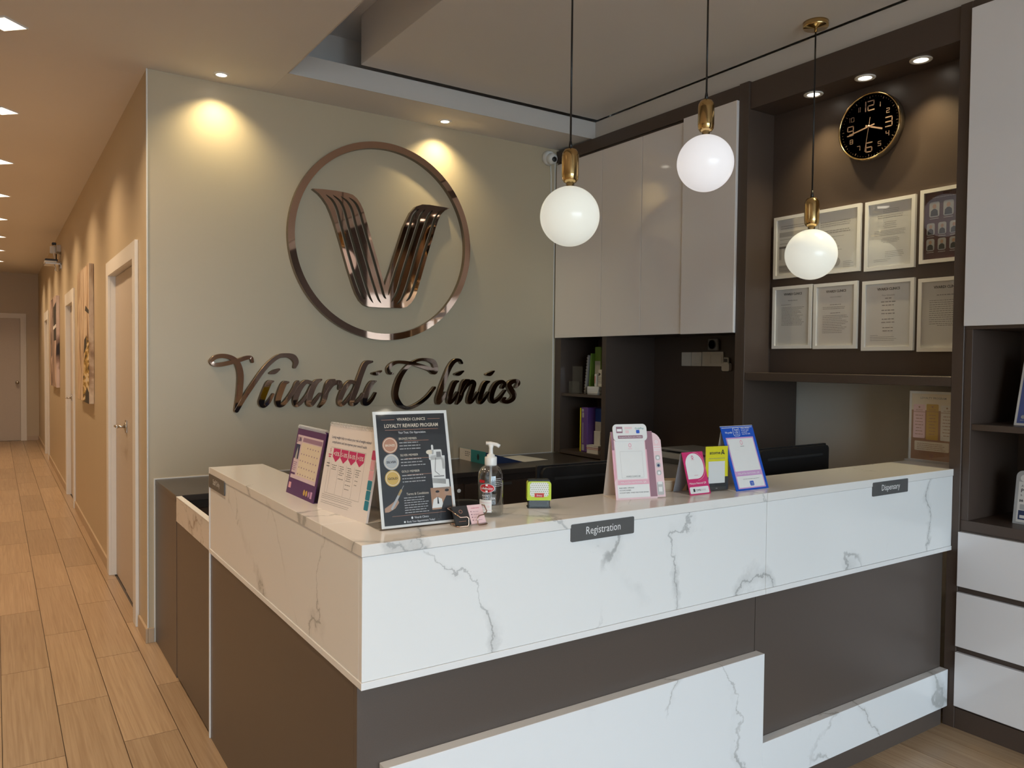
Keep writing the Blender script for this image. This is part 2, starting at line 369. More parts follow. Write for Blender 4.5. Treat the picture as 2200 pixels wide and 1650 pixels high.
# corridor wall with door openings
D1, D2, D3 = (4.84, 5.98), (8.92, 9.78), (13.3, 14.1)
wc = M(); y = YW+T
for a, b_ in (D1, D2, D3):
    wc.box(XC, XC+T, y, a, 0, ZC, b=0); wc.box(XC, XC+T, a, b_, 2.08, ZC, b=0); y = b_
wc.box(XC, XC+T, y, YE, 0, ZC, b=0)
struct('wall_corridor', wc, 'wall', org=(XC, 10, 0))
struct('wall_end', B(XL-T, XC+T, YE, YE+T, 0, ZC+.1, b=0), 'wall', org=(0, YE, 0))
struct('wall_left', M().box(XL-T, XL, YW+.001, YE, 0, ZC, b=0).box(XLR, XL-T-.001, YW, YW+T, 0, ZC, b=0).box(XLR-T, XLR, YF, YW+T, 0, ZC, b=0), 'wall', org=(XL, 8, 0))
struct('wall_right', B(XRW, XRW+T, YF, YW+T, 0, 3.5, b=0), 'wallr', org=(XRW, 1, 0))
struct('wall_front', M().box(XLR-T, -2.15, YF-T, YF, 0, 3.5, b=0).box(-2.149, 2.949, YF-T, YF, 2.8, 3.5, b=0).box(2.95, XRW+T, YF-T, YF, 0, 3.5, b=0).box(-2.149, 2.949, YF-T, YF, 0, .06, b=0), 'wall', org=(1, YF, 0))
wn = sroot('window_1', (.6, YF, 0))
obj('glass_pane', B(-2.1, 2.9, YF-.065, YF-.055, .1, 2.76, b=0), 'glass', wn)
obj('window_frame', M().box(-2.148, -2.09, YF-.1, YF-.02, .061, 2.799).box(2.89, 2.948, YF-.1, YF-.02, .061, 2.799).box(-.34, -.28, YF-.1, YF-.02, .12, 2.74).box(1.48, 1.54, YF-.1, YF-.02, .12, 2.74).box(-2.09, 2.89, YF-.1, YF-.02, 2.74, 2.799).box(-2.09, 2.89, YF-.1, YF-.02, .061, .12), 'dgrey', wn)
struct('outdoor_ground', B(-8, 12, -22, YF-T, -.2, -.12, b=0), 'pave', org=(0, -10, -.2))

# ceiling: flat soffit at 3.0, tray over the reception with a hanging slab in it
OX, OY, OXR, OYF = 1.285, 4.09, 3.37, -2.6
ce = sroot('ceiling', (1, 3, ZC))
obj('soffit', M().box(XL-T, XC+T, YW+T+.0005, YE+T, ZC, ZC+.09, b=0).box(XLR-T, OX, YF-T, YW+T, ZC, ZC+.09, b=0).box(OX+.0005, XRW+T, OY, YW+T, ZC, ZC+.09, b=0).box(OXR, XRW+T, YF-T, OY-.0005, ZC, ZC+.09, b=0).box(OX+.0005, OXR-.0005, YF-T, OYF, ZC, ZC+.09, b=0), 'ceil', ce)
obj('cove_lip', M().box(OX+.0002, OXR-.006, OY-.006, OY-.0006, ZC-.0005, 3.113, b=0).box(OXR-.006, OXR-.0006, OYF+.006, OY-.006, ZC-.0005, 3.113, b=0).box(OX+.0006, OX+.006, OYF+.006, OY-.007, ZC-.0005, 3.113, b=0).box(OX+.001, OXR-.001, OYF+.0006, OYF+.006, ZC-.0005, 3.113, b=0), 'fascia', ce)
obj('tray_side', M().box(.95, 3.76, 4.40, 4.43, ZC+.0905, 3.389, b=0).box(.92, .949, YF, 4.43, ZC+.0905, 3.389, b=0), 'ceil', ce)
obj('tray_top', B(.92, 3.8, YF-T, 4.43, 3.39, 3.45, b=0), 'ceil', ce)
obj('hanging_slab', B(1.682, 3.355, OYF+.1, 4.056, 3.12, 3.3895, b=.001), 'ceil', ce)

# skirting
sk = M(); y = YW-.001
for a, b_ in ((YW-.012, 4.70), (6.08, 8.80), (9.88, 13.2), (14.22, YE)): sk.box(XC-.012, XC, a, b_, 0, .078)
sk.box(XC+.0005, XC+.03, YW-.012, YW-.0005, 0, .078)
struct('baseboard_corridor', sk, 'skirt', org=(XC, 9, 0))
struct('baseboard_end', M().box(.46, XC, YE-.012, YE, 0, .078), 'skirt', org=(.5, YE, 0))
struct('baseboard_left', B(XL, XL+.012, YW, YE, 0, .078), 'skirt', org=(XL, 9, 0))
struct('trim_1', B(XC-.003, XC+.004, YW-.004, YW+.003, .078, ZC, b=.001), 'trimw', org=(XC, YW, 0))
struct('trim_2', M().box(.70, 3.30, YW-.004, YW, .862, .868, b=0).box(.694, .70, YW-.004, YW, 0, .868, b=0).box(3.296, 3.302, YW-.004, YW, .868, 2.95, b=0), 'trimw', org=(2, YW, 0))

def lever(parent, x, y, z, dirn):
    h = obj('handle', M().cyl((x-.012, y, z), .026, .012, 20, 'x').cyl((x-.055, y, z), .009, .05, 12, 'x').tube([(x-.052, y, z), (x-.055, y+.03*dirn, z), (x-.052, y+.115*dirn, z-.004)], .009, 8), 'chrome', parent)
    obj('lock_plate', B(x-.008, x, y-.025, y+.025, z-.04, z+.04, b=.003), 'chrome', h)
def side_door(name, a, b_, split, hy, ctop=2.155, cw=.1):
    r_ = sroot(name, (XC, (a+b_)/2, 0))
    obj('casing', M().box(XC-.018, XC-.0005, a-cw, a+.006, .0005, ctop).box(XC-.018, XC-.0005, b_-.006, b_+cw, .0005, ctop).box(XC-.018, XC-.0005, a+.006, b_-.006, 2.06, ctop).box(XC-.0005, XC+.1, a+.0006, a+.006, .0005, 2.0795, b=0).box(XC-.0005, XC+.1, b_-.006, b_-.0006, .0005, 2.0795, b=0).box(XC-.0005, XC+.1, a+.006, b_-.006, 2.06, 2.0794, b=0), 'trimw', r_)
    xl = XC+.027
    if split:
        obj('door_leaf', B(xl, xl+.04, a+.008, split-.002, .008, 2.057), 'door', r_)
        obj('narrow_leaf', B(xl+.003, xl+.043, split+.002, b_-.008, .008, 2.057), 'door', r_)
    else: obj('door_leaf', B(xl, xl+.04, a+.008, b_-.008, .008, 2.057), 'door', r_)
    if hy: lever(r_, xl, hy, 1.07, 1)
    obj('room_beyond', B(xl+.05, xl+.06, a+.008, b_-.008, .0005, 2.059, b=0), 'door', r_)
    return r_
d1 = side_door('door_1', *D1, 5.485, 5.425)
side_door('door_2', *D2, None, 9.55, 2.19); side_door('door_3', *D3, None, None, 2.19)
d4 = sroot('door_4', (.1, YE, 0))
obj('casing', M().box(.385, .475, YE-.02, YE, 0, 2.28).box(-.475, -.385, YE-.02, YE, 0, 2.28).box(-.385, .385, YE-.02, YE, 2.19, 2.28), 'trimw', d4)
obj('door_leaf', B(-.382, .382, YE-.012, YE-.001, .01, 2.187), 'door', d4)
obj('knob', M().lathe([(.03, 0), (.03, -.006), (.012, -.01), (.012, -.04), (.028, -.05), (.03, -.065), (.02, -.078), (0, -.08)], (.335, YE-.012, 1.045), 20, 'y'), 'chrome', d4)

# ------------------------------------------------------------------ ceiling lamps
def light(name, kind, parent, loc, energy, color, **kw):
    l = bpy.data.lights.new(name, kind); l.energy = energy; l.color = color
    for a, v in kw.items(): setattr(l, a, v)
    o = bpy.data.objects.new(name, l); C.objects.link(o); o.parent = parent; o.location = loc
    return o
names = ['nearest', 'second', 'third', 'fourth', 'fifth', 'sixth', 'seventh', 'farthest']
first = None
for i in range(-5, 8):
    yy = 4.222+1.485*i
    lab = 'lit square downlight over the corridor, %s of its row' % names[i] if i >= 0 else 'lit square downlight above the waiting area, %s before the corridor' % names[-i].replace('second', 'second lamp').replace('sixth', 'sixth lamp')
    if first is None:
        first = thing('square_downlight', lab, 'downlight', (.046, yy, ZC), group='square corridor downlights', local=True)
        dq = [(.092*math.cos(R(90*k)), .092*math.sin(R(90*k))) for k in range(4)]; dq2 = [(p[0]*.93, p[1]*.93) for p in dq]
        fr = M()
        for k in range(4):
            a, b_, c, d = dq[k], dq[(k+1) % 4], dq2[(k+1) % 4], dq2[k]
            fr.prism([a, b_, c, d], (0, 0, -.006), X, Y, Z, .008)
        obj('trim_frame', fr, 'trimw', first); obj('lit_panel', M().prism(dq2, (0, 0, -.003), X, Y, Z, .004), 'lensw', first)
        lo = light('lamp_light', 'AREA', first, (0, 0, -.012), E_CORR, WARM, shape='SQUARE', size=.12, spread=R(126)); lo.rotation_euler = (0, 0, R(45))
        q = first
    else:
        q = dup(first); q.location = (.046, yy, ZC); q['label'] = lab
    for ch in q.children:
        if ch.type == 'LIGHT': ch.data = ch.data.copy(); ch.data.energy = E_CORR*(.6 if i < 0 else 1)
def spot(name, label, loc, energy, size, blend, group, r=.042, tilt=0):
    t = thing(name, label, 'downlight', loc, group=group, local=True)
    obj('trim_ring', M().lathe([(r, 0), (r, -.003), (r*.95, -.005), (r*.66, -.004), (r*.62, .0), (r, 0)], (0, 0, 0), 28, caps=False), 'trimw', t)
    obj('lit_lens', M().lathe([(0, -.0025), (r*.63, -.0015)], (0, 0, 0), 24), 'lens', t)
    l = light('lamp_light', 'SPOT', t, (0, 0, -.014), energy, SPOTC, spot_size=R(size), spot_blend=blend, shadow_soft_size=.012)
    l.rotation_euler = (R(tilt), 0, 0)
    return t
spot('round_downlight', 'round ceiling spotlight throwing a scallop left of the ring emblem', (1.005, 4.31, ZC), E_LOGO, 120, 1.0, 'spotlights above the logo wall', tilt=2)
spot('round_downlight', 'round ceiling spotlight above the right side of the ring emblem', (2.352, 4.325, ZC), E_LOGO, 120, 1.0, 'spotlights above the logo wall', tilt=2)
for yy, lab in ((2.427, 'round spotlight in brown soffit left of the wall clock'), (2.152, 'round spotlight in brown soffit straight above the wall clock'), (1.889, 'round spotlight in brown soffit right of the wall clock')):
    spot('round_downlight', lab, (3.39, yy, 2.845), E_NICHE, 95, 1.0, 'spotlights in the brown niche', .046)

# added downlights over the waiting area, out of view, to brighten the room
k = 0
for xx, zz in ((-1.25, ZC), (2.45, 3.12)):
    for yy in (2.6, .9, -.8, -2.3):
        if xx > 0 and yy > 0: continue
        q = dup(first); q.location = (xx, yy, zz)
        q['label'] = 'added fill downlight over the waiting area, %s, %s' % ('left row' if xx < 0 else 'reception tray', {2.6: 'nearest the counter', .9: 'second from the counter', -.8: 'third from the counter', -2.3: 'farthest from the counter'}[yy]); q['group'] = 'added waiting area downlights'
        for ch in q.children:
            if ch.type == 'LIGHT': ch.data = ch.data.copy(); ch.data.energy = E_ROOM; ch.data.color = (1.0, .74, .50)

# traced outlines in wall coordinates (x, z) of the logo wall
LETTERS= [('V',[[(1.1968,1.4878,0.0131),(1.1895,1.5103,0.0164),(1.166,1.51,0.0201),(1.1153,1.4931,0.0205),(1.0405,1.4735,0.021),(0.9955,1.4706,0.0187),(0.9773,1.4874,0.0187),(0.9976,1.5101,0.0205),(1.0364,1.5187,0.0214),(1.0777,1.5111,0.0228),(1.107,1.49,0.0271),(1.1238,1.4577,0.0292),(1.1322,1.4102,0.0301),(1.1298,1.3453,0.0292),(1.1239,1.2891,0.0283),(1.1176,1.246,0.0273),(1.1105,1.2167,0.0219)],[(1.1105,1.2167,0.0201),(1.1493,1.2844,0.0215),(1.2004,1.3622,0.0224),(1.2521,1.4365,0.0224),(1.2957,1.4851,0.0215),(1.3442,1.5202,0.0215),(1.3934,1.5262,0.0229),(1.4274,1.5155,0.0305),(1.4434,1.4887,0.0267),(1.4353,1.4585,0.0143)]]),('i',[[(1.2958,1.4242,0.0112),(1.32,1.4322,0.0224),(1.3466,1.4465,0.0103)],[(1.3126,1.3791,0.0084),(1.2893,1.3695,0.0261),(1.2706,1.3308,0.0298),(1.2523,1.2826,0.0298),(1.2459,1.2564,0.028),(1.2589,1.2407,0.0215),(1.2873,1.2622,0.0181),(1.3137,1.306,0.0103)]]),('v',[[(1.3984,1.3733,0.0103),(1.3736,1.3632,0.0267),(1.3514,1.3122,0.0296),(1.3395,1.2678,0.0289),(1.3471,1.2419,0.0229),(1.3739,1.2515,0.0205),(1.4099,1.2957,0.021),(1.437,1.338,0.0229),(1.4483,1.365,0.0219),(1.4565,1.3775,0.0124)]]),('a',[[(1.536,1.369,0.0176),(1.4988,1.3737,0.0229),(1.4621,1.3333,0.0296),(1.4404,1.275,0.0277),(1.445,1.2411,0.021),(1.4716,1.2527,0.0162),(1.5084,1.2965,0.0162),(1.5361,1.3462,0.0185)],[(1.5924,1.387,0.0107),(1.5618,1.3711,0.0273),(1.5385,1.3325,0.0315),(1.5233,1.2826,0.0296),(1.5178,1.2486,0.0267),(1.5365,1.2414,0.0195),(1.5645,1.2728,0.0166),(1.5903,1.3054,0.0107)]]),('r',[[(1.6726,1.3844,0.0127),(1.6424,1.3684,0.0299),(1.6235,1.3178,0.0302),(1.6094,1.2628,0.0244),(1.5826,1.228,0.0117)],[(1.6212,1.2994,0.0137),(1.6593,1.3544,0.0185),(1.693,1.3704,0.0239),(1.7115,1.3642,0.0215),(1.7053,1.3308,0.0127)]]),('d',[[(1.806,1.3674,0.0179),(1.7713,1.3714,0.0229),(1.7346,1.3305,0.0289),(1.708,1.2703,0.0273),(1.7106,1.2377,0.0209),(1.7375,1.2464,0.0166),(1.7816,1.2972,0.0169),(1.8037,1.3345,0.0179)],[(1.9112,1.4953,0.0122),(1.8706,1.4831,0.0275),(1.8408,1.4192,0.0295),(1.8112,1.3344,0.0309),(1.7867,1.2689,0.0289),(1.7829,1.2408,0.0239),(1.8067,1.2441,0.0189),(1.8416,1.2774,0.0169),(1.8575,1.3018,0.011)]]),('i',[[(1.917,1.423,0.0122),(1.9437,1.424,0.0224),(1.9735,1.4393,0.0092)],[(1.9368,1.3762,0.009),(1.9122,1.3659,0.0254),(1.8895,1.3313,0.0289),(1.8671,1.2723,0.0295),(1.8632,1.2439,0.0239),(1.885,1.2411,0.0214),(1.9139,1.2667,0.0169),(1.9372,1.3046,0.0112)]]),('C',[[(2.0494,1.4231,0.0102),(2.0257,1.4279,0.0183),(2.0213,1.4554,0.0214),(2.0489,1.483,0.0204),(2.0886,1.4945,0.0173),(2.1637,1.4888,0.0197),(2.2292,1.4746,0.0233),(2.3013,1.4532,0.0265),(2.3378,1.4368,0.0371),(2.3472,1.4644,0.0307),(2.3289,1.4982,0.0286),(2.2841,1.5112,0.0191),(2.2289,1.5091,0.0156),(2.1826,1.489,0.0177),(2.137,1.4525,0.0229),(2.0957,1.3949,0.0295),(2.0738,1.3319,0.0326),(2.0699,1.2834,0.0326),(2.0904,1.2393,0.0332),(2.1226,1.2142,0.0229),(2.1604,1.2075,0.0201),(2.2202,1.2278,0.0201),(2.2861,1.2712,0.0201),(2.3427,1.3333,0.0159)]]),('l',[[(2.5404,1.492,0.0141),(2.5238,1.5102,0.0162),(2.4859,1.5047,0.0238),(2.4487,1.4599,0.0259),(2.4121,1.3791,0.0281),(2.3815,1.2988,0.0307),(2.3677,1.2563,0.0307),(2.3707,1.2346,0.0223),(2.4018,1.2633,0.0205),(2.4232,1.3008,0.0119)]]),('i',[[(2.4943,1.4184,0.0119),(2.52,1.422,0.0227),(2.5527,1.4389,0.0097)],[(2.5152,1.3736,0.0097),(2.489,1.3625,0.0281),(2.4685,1.323,0.0307),(2.4494,1.2625,0.0314),(2.452,1.2361,0.0238),(2.4825,1.2568,0.0205),(2.513,1.3012,0.0119)]]),('n',[[(2.5948,1.3809,0.0119),(2.5635,1.3672,0.0303),(2.5463,1.3171,0.0335),(2.5292,1.2611,0.0303),(2.5079,1.2268,0.013)],[(2.5407,1.2865,0.0151),(2.5815,1.3476,0.0209),(2.614,1.369,0.0265),(2.6333,1.3586,0.0298),(2.6252,1.3266,0.0314),(2.6032,1.265,0.0335),(2.5975,1.2352,0.0238),(2.6243,1.245,0.0205),(2.6677,1.2992,0.0119)]]),('i',[[(2.7315,1.4174,0.0121),(2.7592,1.4206,0.0236),(2.7899,1.4395,0.0101)],[(2.7524,1.3699,0.0101),(2.723,1.3585,0.0287),(2.7003,1.3155,0.032),(2.6802,1.2586,0.032),(2.6848,1.2315,0.0243),(2.715,1.2528,0.0213),(2.7501,1.2982,0.0121)]]),('c',[[(2.8587,1.3297,0.0202),(2.8736,1.3534,0.0247),(2.8501,1.3694,0.0213),(2.8083,1.3512,0.0292),(2.7791,1.3041,0.0342),(2.7703,1.257,0.032),(2.7892,1.2347,0.0247),(2.8326,1.256,0.0213),(2.8824,1.3093,0.0124)]]),('s',[[(2.9683,1.3313,0.0146),(2.9887,1.3553,0.0218),(2.9807,1.3725,0.0218),(2.9421,1.3695,0.0263),(2.9117,1.3478,0.0326),(2.93,1.313,0.0348),(2.9529,1.2807,0.0348),(2.9405,1.2488,0.0292),(2.896,1.231,0.0236),(2.8598,1.2439,0.0225),(2.883,1.2578,0.0135)]])]
VOUT= [(1.5357,2.4913),(1.5988,2.4957),(1.6759,2.4974),(1.7492,2.493),(1.781,2.4861),(1.8078,2.4679),(1.8295,2.4404),(1.8485,2.4049),(1.8789,2.3121),(1.918,2.1888),(1.9547,2.0741),(1.9889,1.9608),(2.0248,2.0588),(2.0749,2.2081),(2.1141,2.3265),(2.1369,2.3758),(2.1626,2.4258),(2.2002,2.4679),(2.2414,2.485),(2.295,2.4888),(2.3675,2.4868),(2.4381,2.4844),(2.4044,2.467),(2.3771,2.4397),(2.3561,2.3998),(2.3384,2.3498),(2.2972,2.223),(2.2507,2.0703),(2.2075,1.9296),(2.193,1.8971),(2.1698,1.8642),(2.1409,1.839),(2.112,1.8298),(1.9758,1.8259),(1.8872,1.8268),(1.8599,1.8357),(1.8299,1.8621),(1.8055,1.9012),(1.7892,1.9406),(1.7514,2.0485),(1.7033,2.2042),(1.6664,2.3145),(1.6455,2.3664),(1.6247,2.4083),(1.5991,2.4419),(1.5736,2.468)]
VSLOT= [[(1.6143,2.4668),(1.6555,2.4366),(1.6816,2.3854),(1.7055,2.3038),(1.7536,2.1389),(1.7996,1.9967),(1.8242,1.9327),(1.846,1.8883),(1.8635,1.8689)],[(1.6564,2.4702),(1.7022,2.4374),(1.726,2.3906),(1.7501,2.3085),(1.8015,2.143),(1.8481,2.0001),(1.873,1.9305),(1.8951,1.8808),(1.9146,1.8522)],[(1.7047,2.4685),(1.7495,2.4382),(1.7762,2.3914),(1.798,2.3136),(1.85,2.1522),(1.8999,2.0036),(1.9251,1.9337),(1.9476,1.8786),(1.9672,1.8513)],[(1.7546,2.4688),(1.7973,2.439),(1.8244,2.387),(1.8463,2.3188),(1.899,2.1616),(1.9411,2.0321),(1.9694,1.9415),(1.9865,1.8961),(2.0006,1.8814)],[(2.2209,2.4562),(2.1831,2.4176),(2.1574,2.3467),(2.1037,2.1847),(2.0588,2.0562),(2.0283,1.9555),(2.0129,1.9028)],[(2.2653,2.4588),(2.2301,2.4177),(2.2099,2.3575),(2.1585,2.2052),(2.1075,2.0493),(2.0795,1.9535),(2.0599,1.9054),(2.0346,1.8625)],[(2.3193,2.4597),(2.2865,2.4241),(2.2632,2.3632),(2.2111,2.21),(2.1541,2.0211),(2.1285,1.946),(2.103,1.8869),(2.0688,1.8486)],[(2.3708,2.4577),(2.3348,2.4135),(2.3112,2.347),(2.2586,2.193),(2.2009,2.0138),(2.1751,1.9383),(2.155,1.895),(2.1337,1.8728)]]

# ------------------------------------------------------------------ reception counter
CZ = 1.077
ct = thing('reception_counter', 'L-shaped reception counter with white marble ledge over brown panels', 'counter', (2, 1.9, 0))
obj('ledge_top', M().box(.698, 2.126, 1.664, 1.93, CZ-.028, CZ, b=.001), 'marble3', ct)
obj('ledge_top', M().box(2.128, 3.311, 1.664, 1.93, CZ-.028, CZ, b=.001).box(3.311, 3.755, 1.685, 1.93, CZ-.028, CZ, b=.001), 'marble3', ct)
obj('ledge_top', M().box(.698, .905, 1.931, 3.185, CZ-.028, CZ, b=.001), 'marble3', ct)
obj('marble_panel', B(.700, 2.126, 1.6665, 1.684, .757, CZ-.029, b=.0008), 'marble', ct)
obj('marble_panel', B(2.128, 3.311, 1.6665, 1.684, .757, CZ-.029, b=.0008), 'marble', ct)
obj('marble_panel', B(.7005, .718, 1.687, 3.185, .757, CZ-.029, b=.0008), 'marbles', ct)
obj('bottom_strip', B(.698, 2.126, 1.664, 1.93, .739, .7565, b=.0008), 'edge', ct)
obj('bottom_strip', B(2.128, 3.311, 1.664, 1.93, .739, .7565, b=.0008), 'edge', ct)
obj('bottom_strip', B(.698, .905, 1.931, 3.185, .739, .7565, b=.0008), 'edge', ct)
obj('inner_wall', M().box(.89, .905, 1.93, 3.185, .757, CZ-.029, b=0).box(.905, 3.3, 1.915, 1.93, .757, CZ-.029, b=0), 'brown', ct)
obj('end_panel', B(.698, .905, 3.187, 3.197, 0, CZ-.002, b=.0008), 'edge', ct)
obj('front_panel', B(.703, 2.118, 1.70, 1.72, .02, .738, b=.0005), 'brown', ct)
obj('front_panel', B(2.121, 3.311, 1.70, 1.72, .02, .738, b=.0005), 'brown', ct)
obj('side_panel', B(.703, .72, 1.7205, 3.186, .0, .738, b=.0005), 'brown', ct)
obj('plinth', B(.71, 3.30, 1.685, 1.70, 0, .0825, b=0), 'brown', ct)
obj('lower_marble_block', B(.76, 2.127, 1.664, 1.699, .083, .54, b=.001), 'marble2', ct)
obj('lower_marble_band', B(2.1275, 3.308, 1.664, 1.699, .083, .238, b=.001), 'marble2', ct)
# sign plates on the counter
def plate(label, txt, o, r, wd, h, th, tw):
    r = Vector(r); n = r.cross(Z)
    t = thing('sign_plate', label, 'sign', o)
    m = M().prism(rr2(0, 0, wd, h, .004), o, r, Z, n, .004)
    p = obj('plate', m, 'plate', t)
    Pr(Vector(o)+n*.004, r, Z).text(txt, wd*.5, h*.5-th*.36, th, w_=tw).build('lettering', 'wink', p)
plate('dark grey plate reading Registration on the marble front', 'Registration', (1.304, 1.6662, 1.0115), X, .229, .0485, .0215, .125)
plate('dark grey plate reading Dispensary near the drawer cabinet', 'Dispensary', (2.729, 1.6662, 1.0125), X, .237, .052, .0225, .122)
plate('dark grey plate reading Staff Only on the counter end', 'Staff Only', (.7, 3.186, 1.000), -Y, .244, .053, .02, .105)

# ------------------------------------------------------------------ staff gate and low back cabinet
g = thing('staff_gate', 'low swing gate with marble strip between counter and wall cabinet', 'gate', (.71, 3.53, 0))
obj('gate_panel', B(.703, .722, 3.202, 3.866, .015, .742, b=.0008), 'brown', g)
obj('marble_strip', B(.700, .722, 3.202, 3.866, .743, .856, b=.0008), 'marbleg', g)
obj('top_cap', B(.699, .724, 3.202, 3.866, .856, .860, b=.0008), 'edge', g)
c = thing('low_cabinet', 'long low brown cabinet with dark top along the logo wall', 'cabinet', (2, 4.2, 0))
obj('worktop', B(.700, 3.31, 3.872, 4.44, .832, .862, b=.002), 'top', c)
obj('end_panel', B(.703, .72, 3.88, 4.44, 0, .8315, b=.0005), 'brown', c)
obj('body', M().box(.72, 3.31, 3.92, 4.44, .06, .8315, b=0), 'brownd', c)
for i in range(5):
    d = obj('door', B(.725+i*.515, .725+i*.515+.51, 3.90, 3.919, .08, .79), 'brownd', c)
    obj('finger_pull', B(.90+i*.515, 1.05+i*.515, 3.893, 3.899, .765, .78, b=.001), 'dgrey', d)
obj('plinth', B(.74, 3.3, 3.95, 4.43, 0, .06, b=0), 'black', c)

# ------------------------------------------------------------------ inner desk, monitors, chair
d = thing('staff_desk', 'dark work desk behind the marble counter ledge', 'desk', (2.1, 2.2, 0))
obj('desk_top', B(.91, 3.3, 1.94, 2.50, .715, .74), 'top', d)
for x in (.93, 2.1, 3.27): obj('leg_panel', B(x, x+.025, 1.95, 2.48, 0, .714), 'brownd', d)
def monitor(label, x, y, rz, wd, top):
    t = thing('monitor', label, 'monitor', (x, y, .74), rz, 'monitors behind the counter', local=True)
    h = .33; z1 = top-.74; z0 = z1-h
    b_ = obj('back_shell', M().prism(rr2(-wd/2, z0, wd/2, z1, .006), (0, 0, 0), X, Z, Y, .012).prism(rr2(-wd/2+.01, z0+.01, wd/2-.01, z1-.006, .02), (0, 0, 0), X, Z, -Y, .022), 'black', t)
    obj('vent_slot', B(-wd/2+.06, wd/2-.06, -.0235, -.022, z1-.052, z1-.042, b=0), 'blacks', b_)
    obj('screen', B(-wd/2+.008, wd/2-.008, .012, .0135, z0+.012, z1-.008, b=0), 'navy', t)
    obj('stand', M().box(-.025, .025, -.045, -.022, .008, z0+.16).box(-.11, .11, -.12, .08, 0, .008), 'black', t)
monitor('black monitor seen from behind, between the stamp and pink stand', 1.885, 2.25, R(-1.5), .545, 1.131)
monitor('black monitor seen from behind, right of the blue payment stand', 2.985, 2.21, R(2), .53, 1.137)
ch = thing('office_chair', 'black office chair behind the hand sanitizer bottle', 'chair', (1.60, 2.95, 0), R(170))
ORG[ch.name] = Vector((0, 0, 0))
bp = M()
for j in range(9):
    for i in range(9):
        u, v = i/8*2-1, j/8
        wdt = .21*(1-.25*(v-.4)**2*2)
        bp.v.append((u*wdt, .20-.05*u*u+.06*v, .52+v*.42-.03*u*u*v))
bp.f = [(j*9+i, j*9+i+1, (j+1)*9+i+1, (j+1)*9+i) for j in range(8) for i in range(8)]; bp.sm = [True]*64
o = obj('backrest', bp, 'black', ch); o.modifiers.new('s', 'SOLIDIFY').thickness = .035
obj('seat', M().prism(rr2(-.24, -.24, .24, .22, .07), (0, 0, .44), X, Y, Z, .06), 'blacks', ch)
obj('back_post', M().tube([(0, .10, .43), (0, .25, .45), (0, .27, .60)], .02, 8), 'black', ch)
obj('gas_lift', M().cyl((0, 0, .08), .025, .36, 16), 'chrome', ch)
for i in range(5):
    a = R(72*i+20); p = obj('foot', M().tube([(0, 0, .10), (.28*math.cos(a), .28*math.sin(a), .07)], .018, 8), 'black', ch)
    obj('caster', M().cyl((.28*math.cos(a)-.012, .28*math.sin(a), .028), .028, .024, 14, 'x'), 'black', p)
for s_ in (-1, 1): obj('armrest', M().tube([(s_*.23, .05, .46), (s_*.28, .05, .52), (s_*.28, .05, .66)], .014, 8).box(s_*.28-.03, s_*.28+.03, -.1, .14, .655, .68, b=.008), 'black', ch)

# ------------------------------------------------------------------ wall storage on the right
XF = 3.32
s = thing('storage_cabinet', 'tall brown cabinet with four glossy white doors and open shelves', 'cabinet', (3.5, 3.6, 0))
for k, (a, b_) in enumerate(((4.430, 3.9325), (3.9295, 3.5575), (3.5545, 3.2115), (3.2085, 2.8215))):
    obj('door', B(XF-(.028 if k == 3 else .018), XF, b_, a, 1.672 if k == 3 else 1.675, 2.905 if k == 3 else 2.888, b=.0015), 'gloss', s)
obj('upper_carcass', B(XF+.002, 3.755, 2.822, 4.438, 1.68, 2.985, b=0), 'brownd', s)
obj('top_rail', B(XF-.012, XF+.001, 2.822, 4.438, 2.906, 2.985, b=.001), 'brownd', s)
obj('end_panel', B(XF-.012, 3.755, 2.757, 2.8205, 0, 2.99, b=.001), 'brownd', s)
obj('wall_panel', B(XF-.005, 3.66, 4.372, 4.438, .868, 1.674, b=.0005), 'brownd', s)
obj('divider', B(XF-.005, 3.755, 3.884, 3.926, .742, 1.679, b=.0005), 'brownd', s)
obj('shelf', B(XF+.004, 3.655, 3.9265, 4.3715, 1.269, 1.288, b=.0005), 'brownd', s)
obj('shelf', B(XF-.002, 3.655, 3.9265, 4.3715, .868, .892, b=.0005), 'brownd', s)
obj('back_panel', B(3.655, 3.665, 3.9265, 4.372, .868, 1.679, b=0), 'brownd', s)
obj('desk_back_panel', B(3.745, 3.757, 2.821, 3.8835, .742, 1.679, b=0), 'brownd', s)
obj('side_desk_top', B(XF, 3.744, 2.821, 3.8835, .715, .741, b=.001), 'top', s)
# certificate niche
n = thing('display_niche', 'brown wall niche with lit soffit and ledge for framed papers', 'wall unit', (3.5, 2.2, 1.42))
obj('back_panel', B(3.515, 3.53, 1.685, 2.756, 1.461, 2.844, b=0), 'brownd', n)
obj('soffit_box', B(XF, 3.755, 1.685, 2.756, 2.845, 2.985, b=.001), 'brownd', n)
obj('bottom_ledge', B(XF-.006, 3.755, 1.685, 2.756, 1.418, 1.460, b=.002), 'brownd', n)
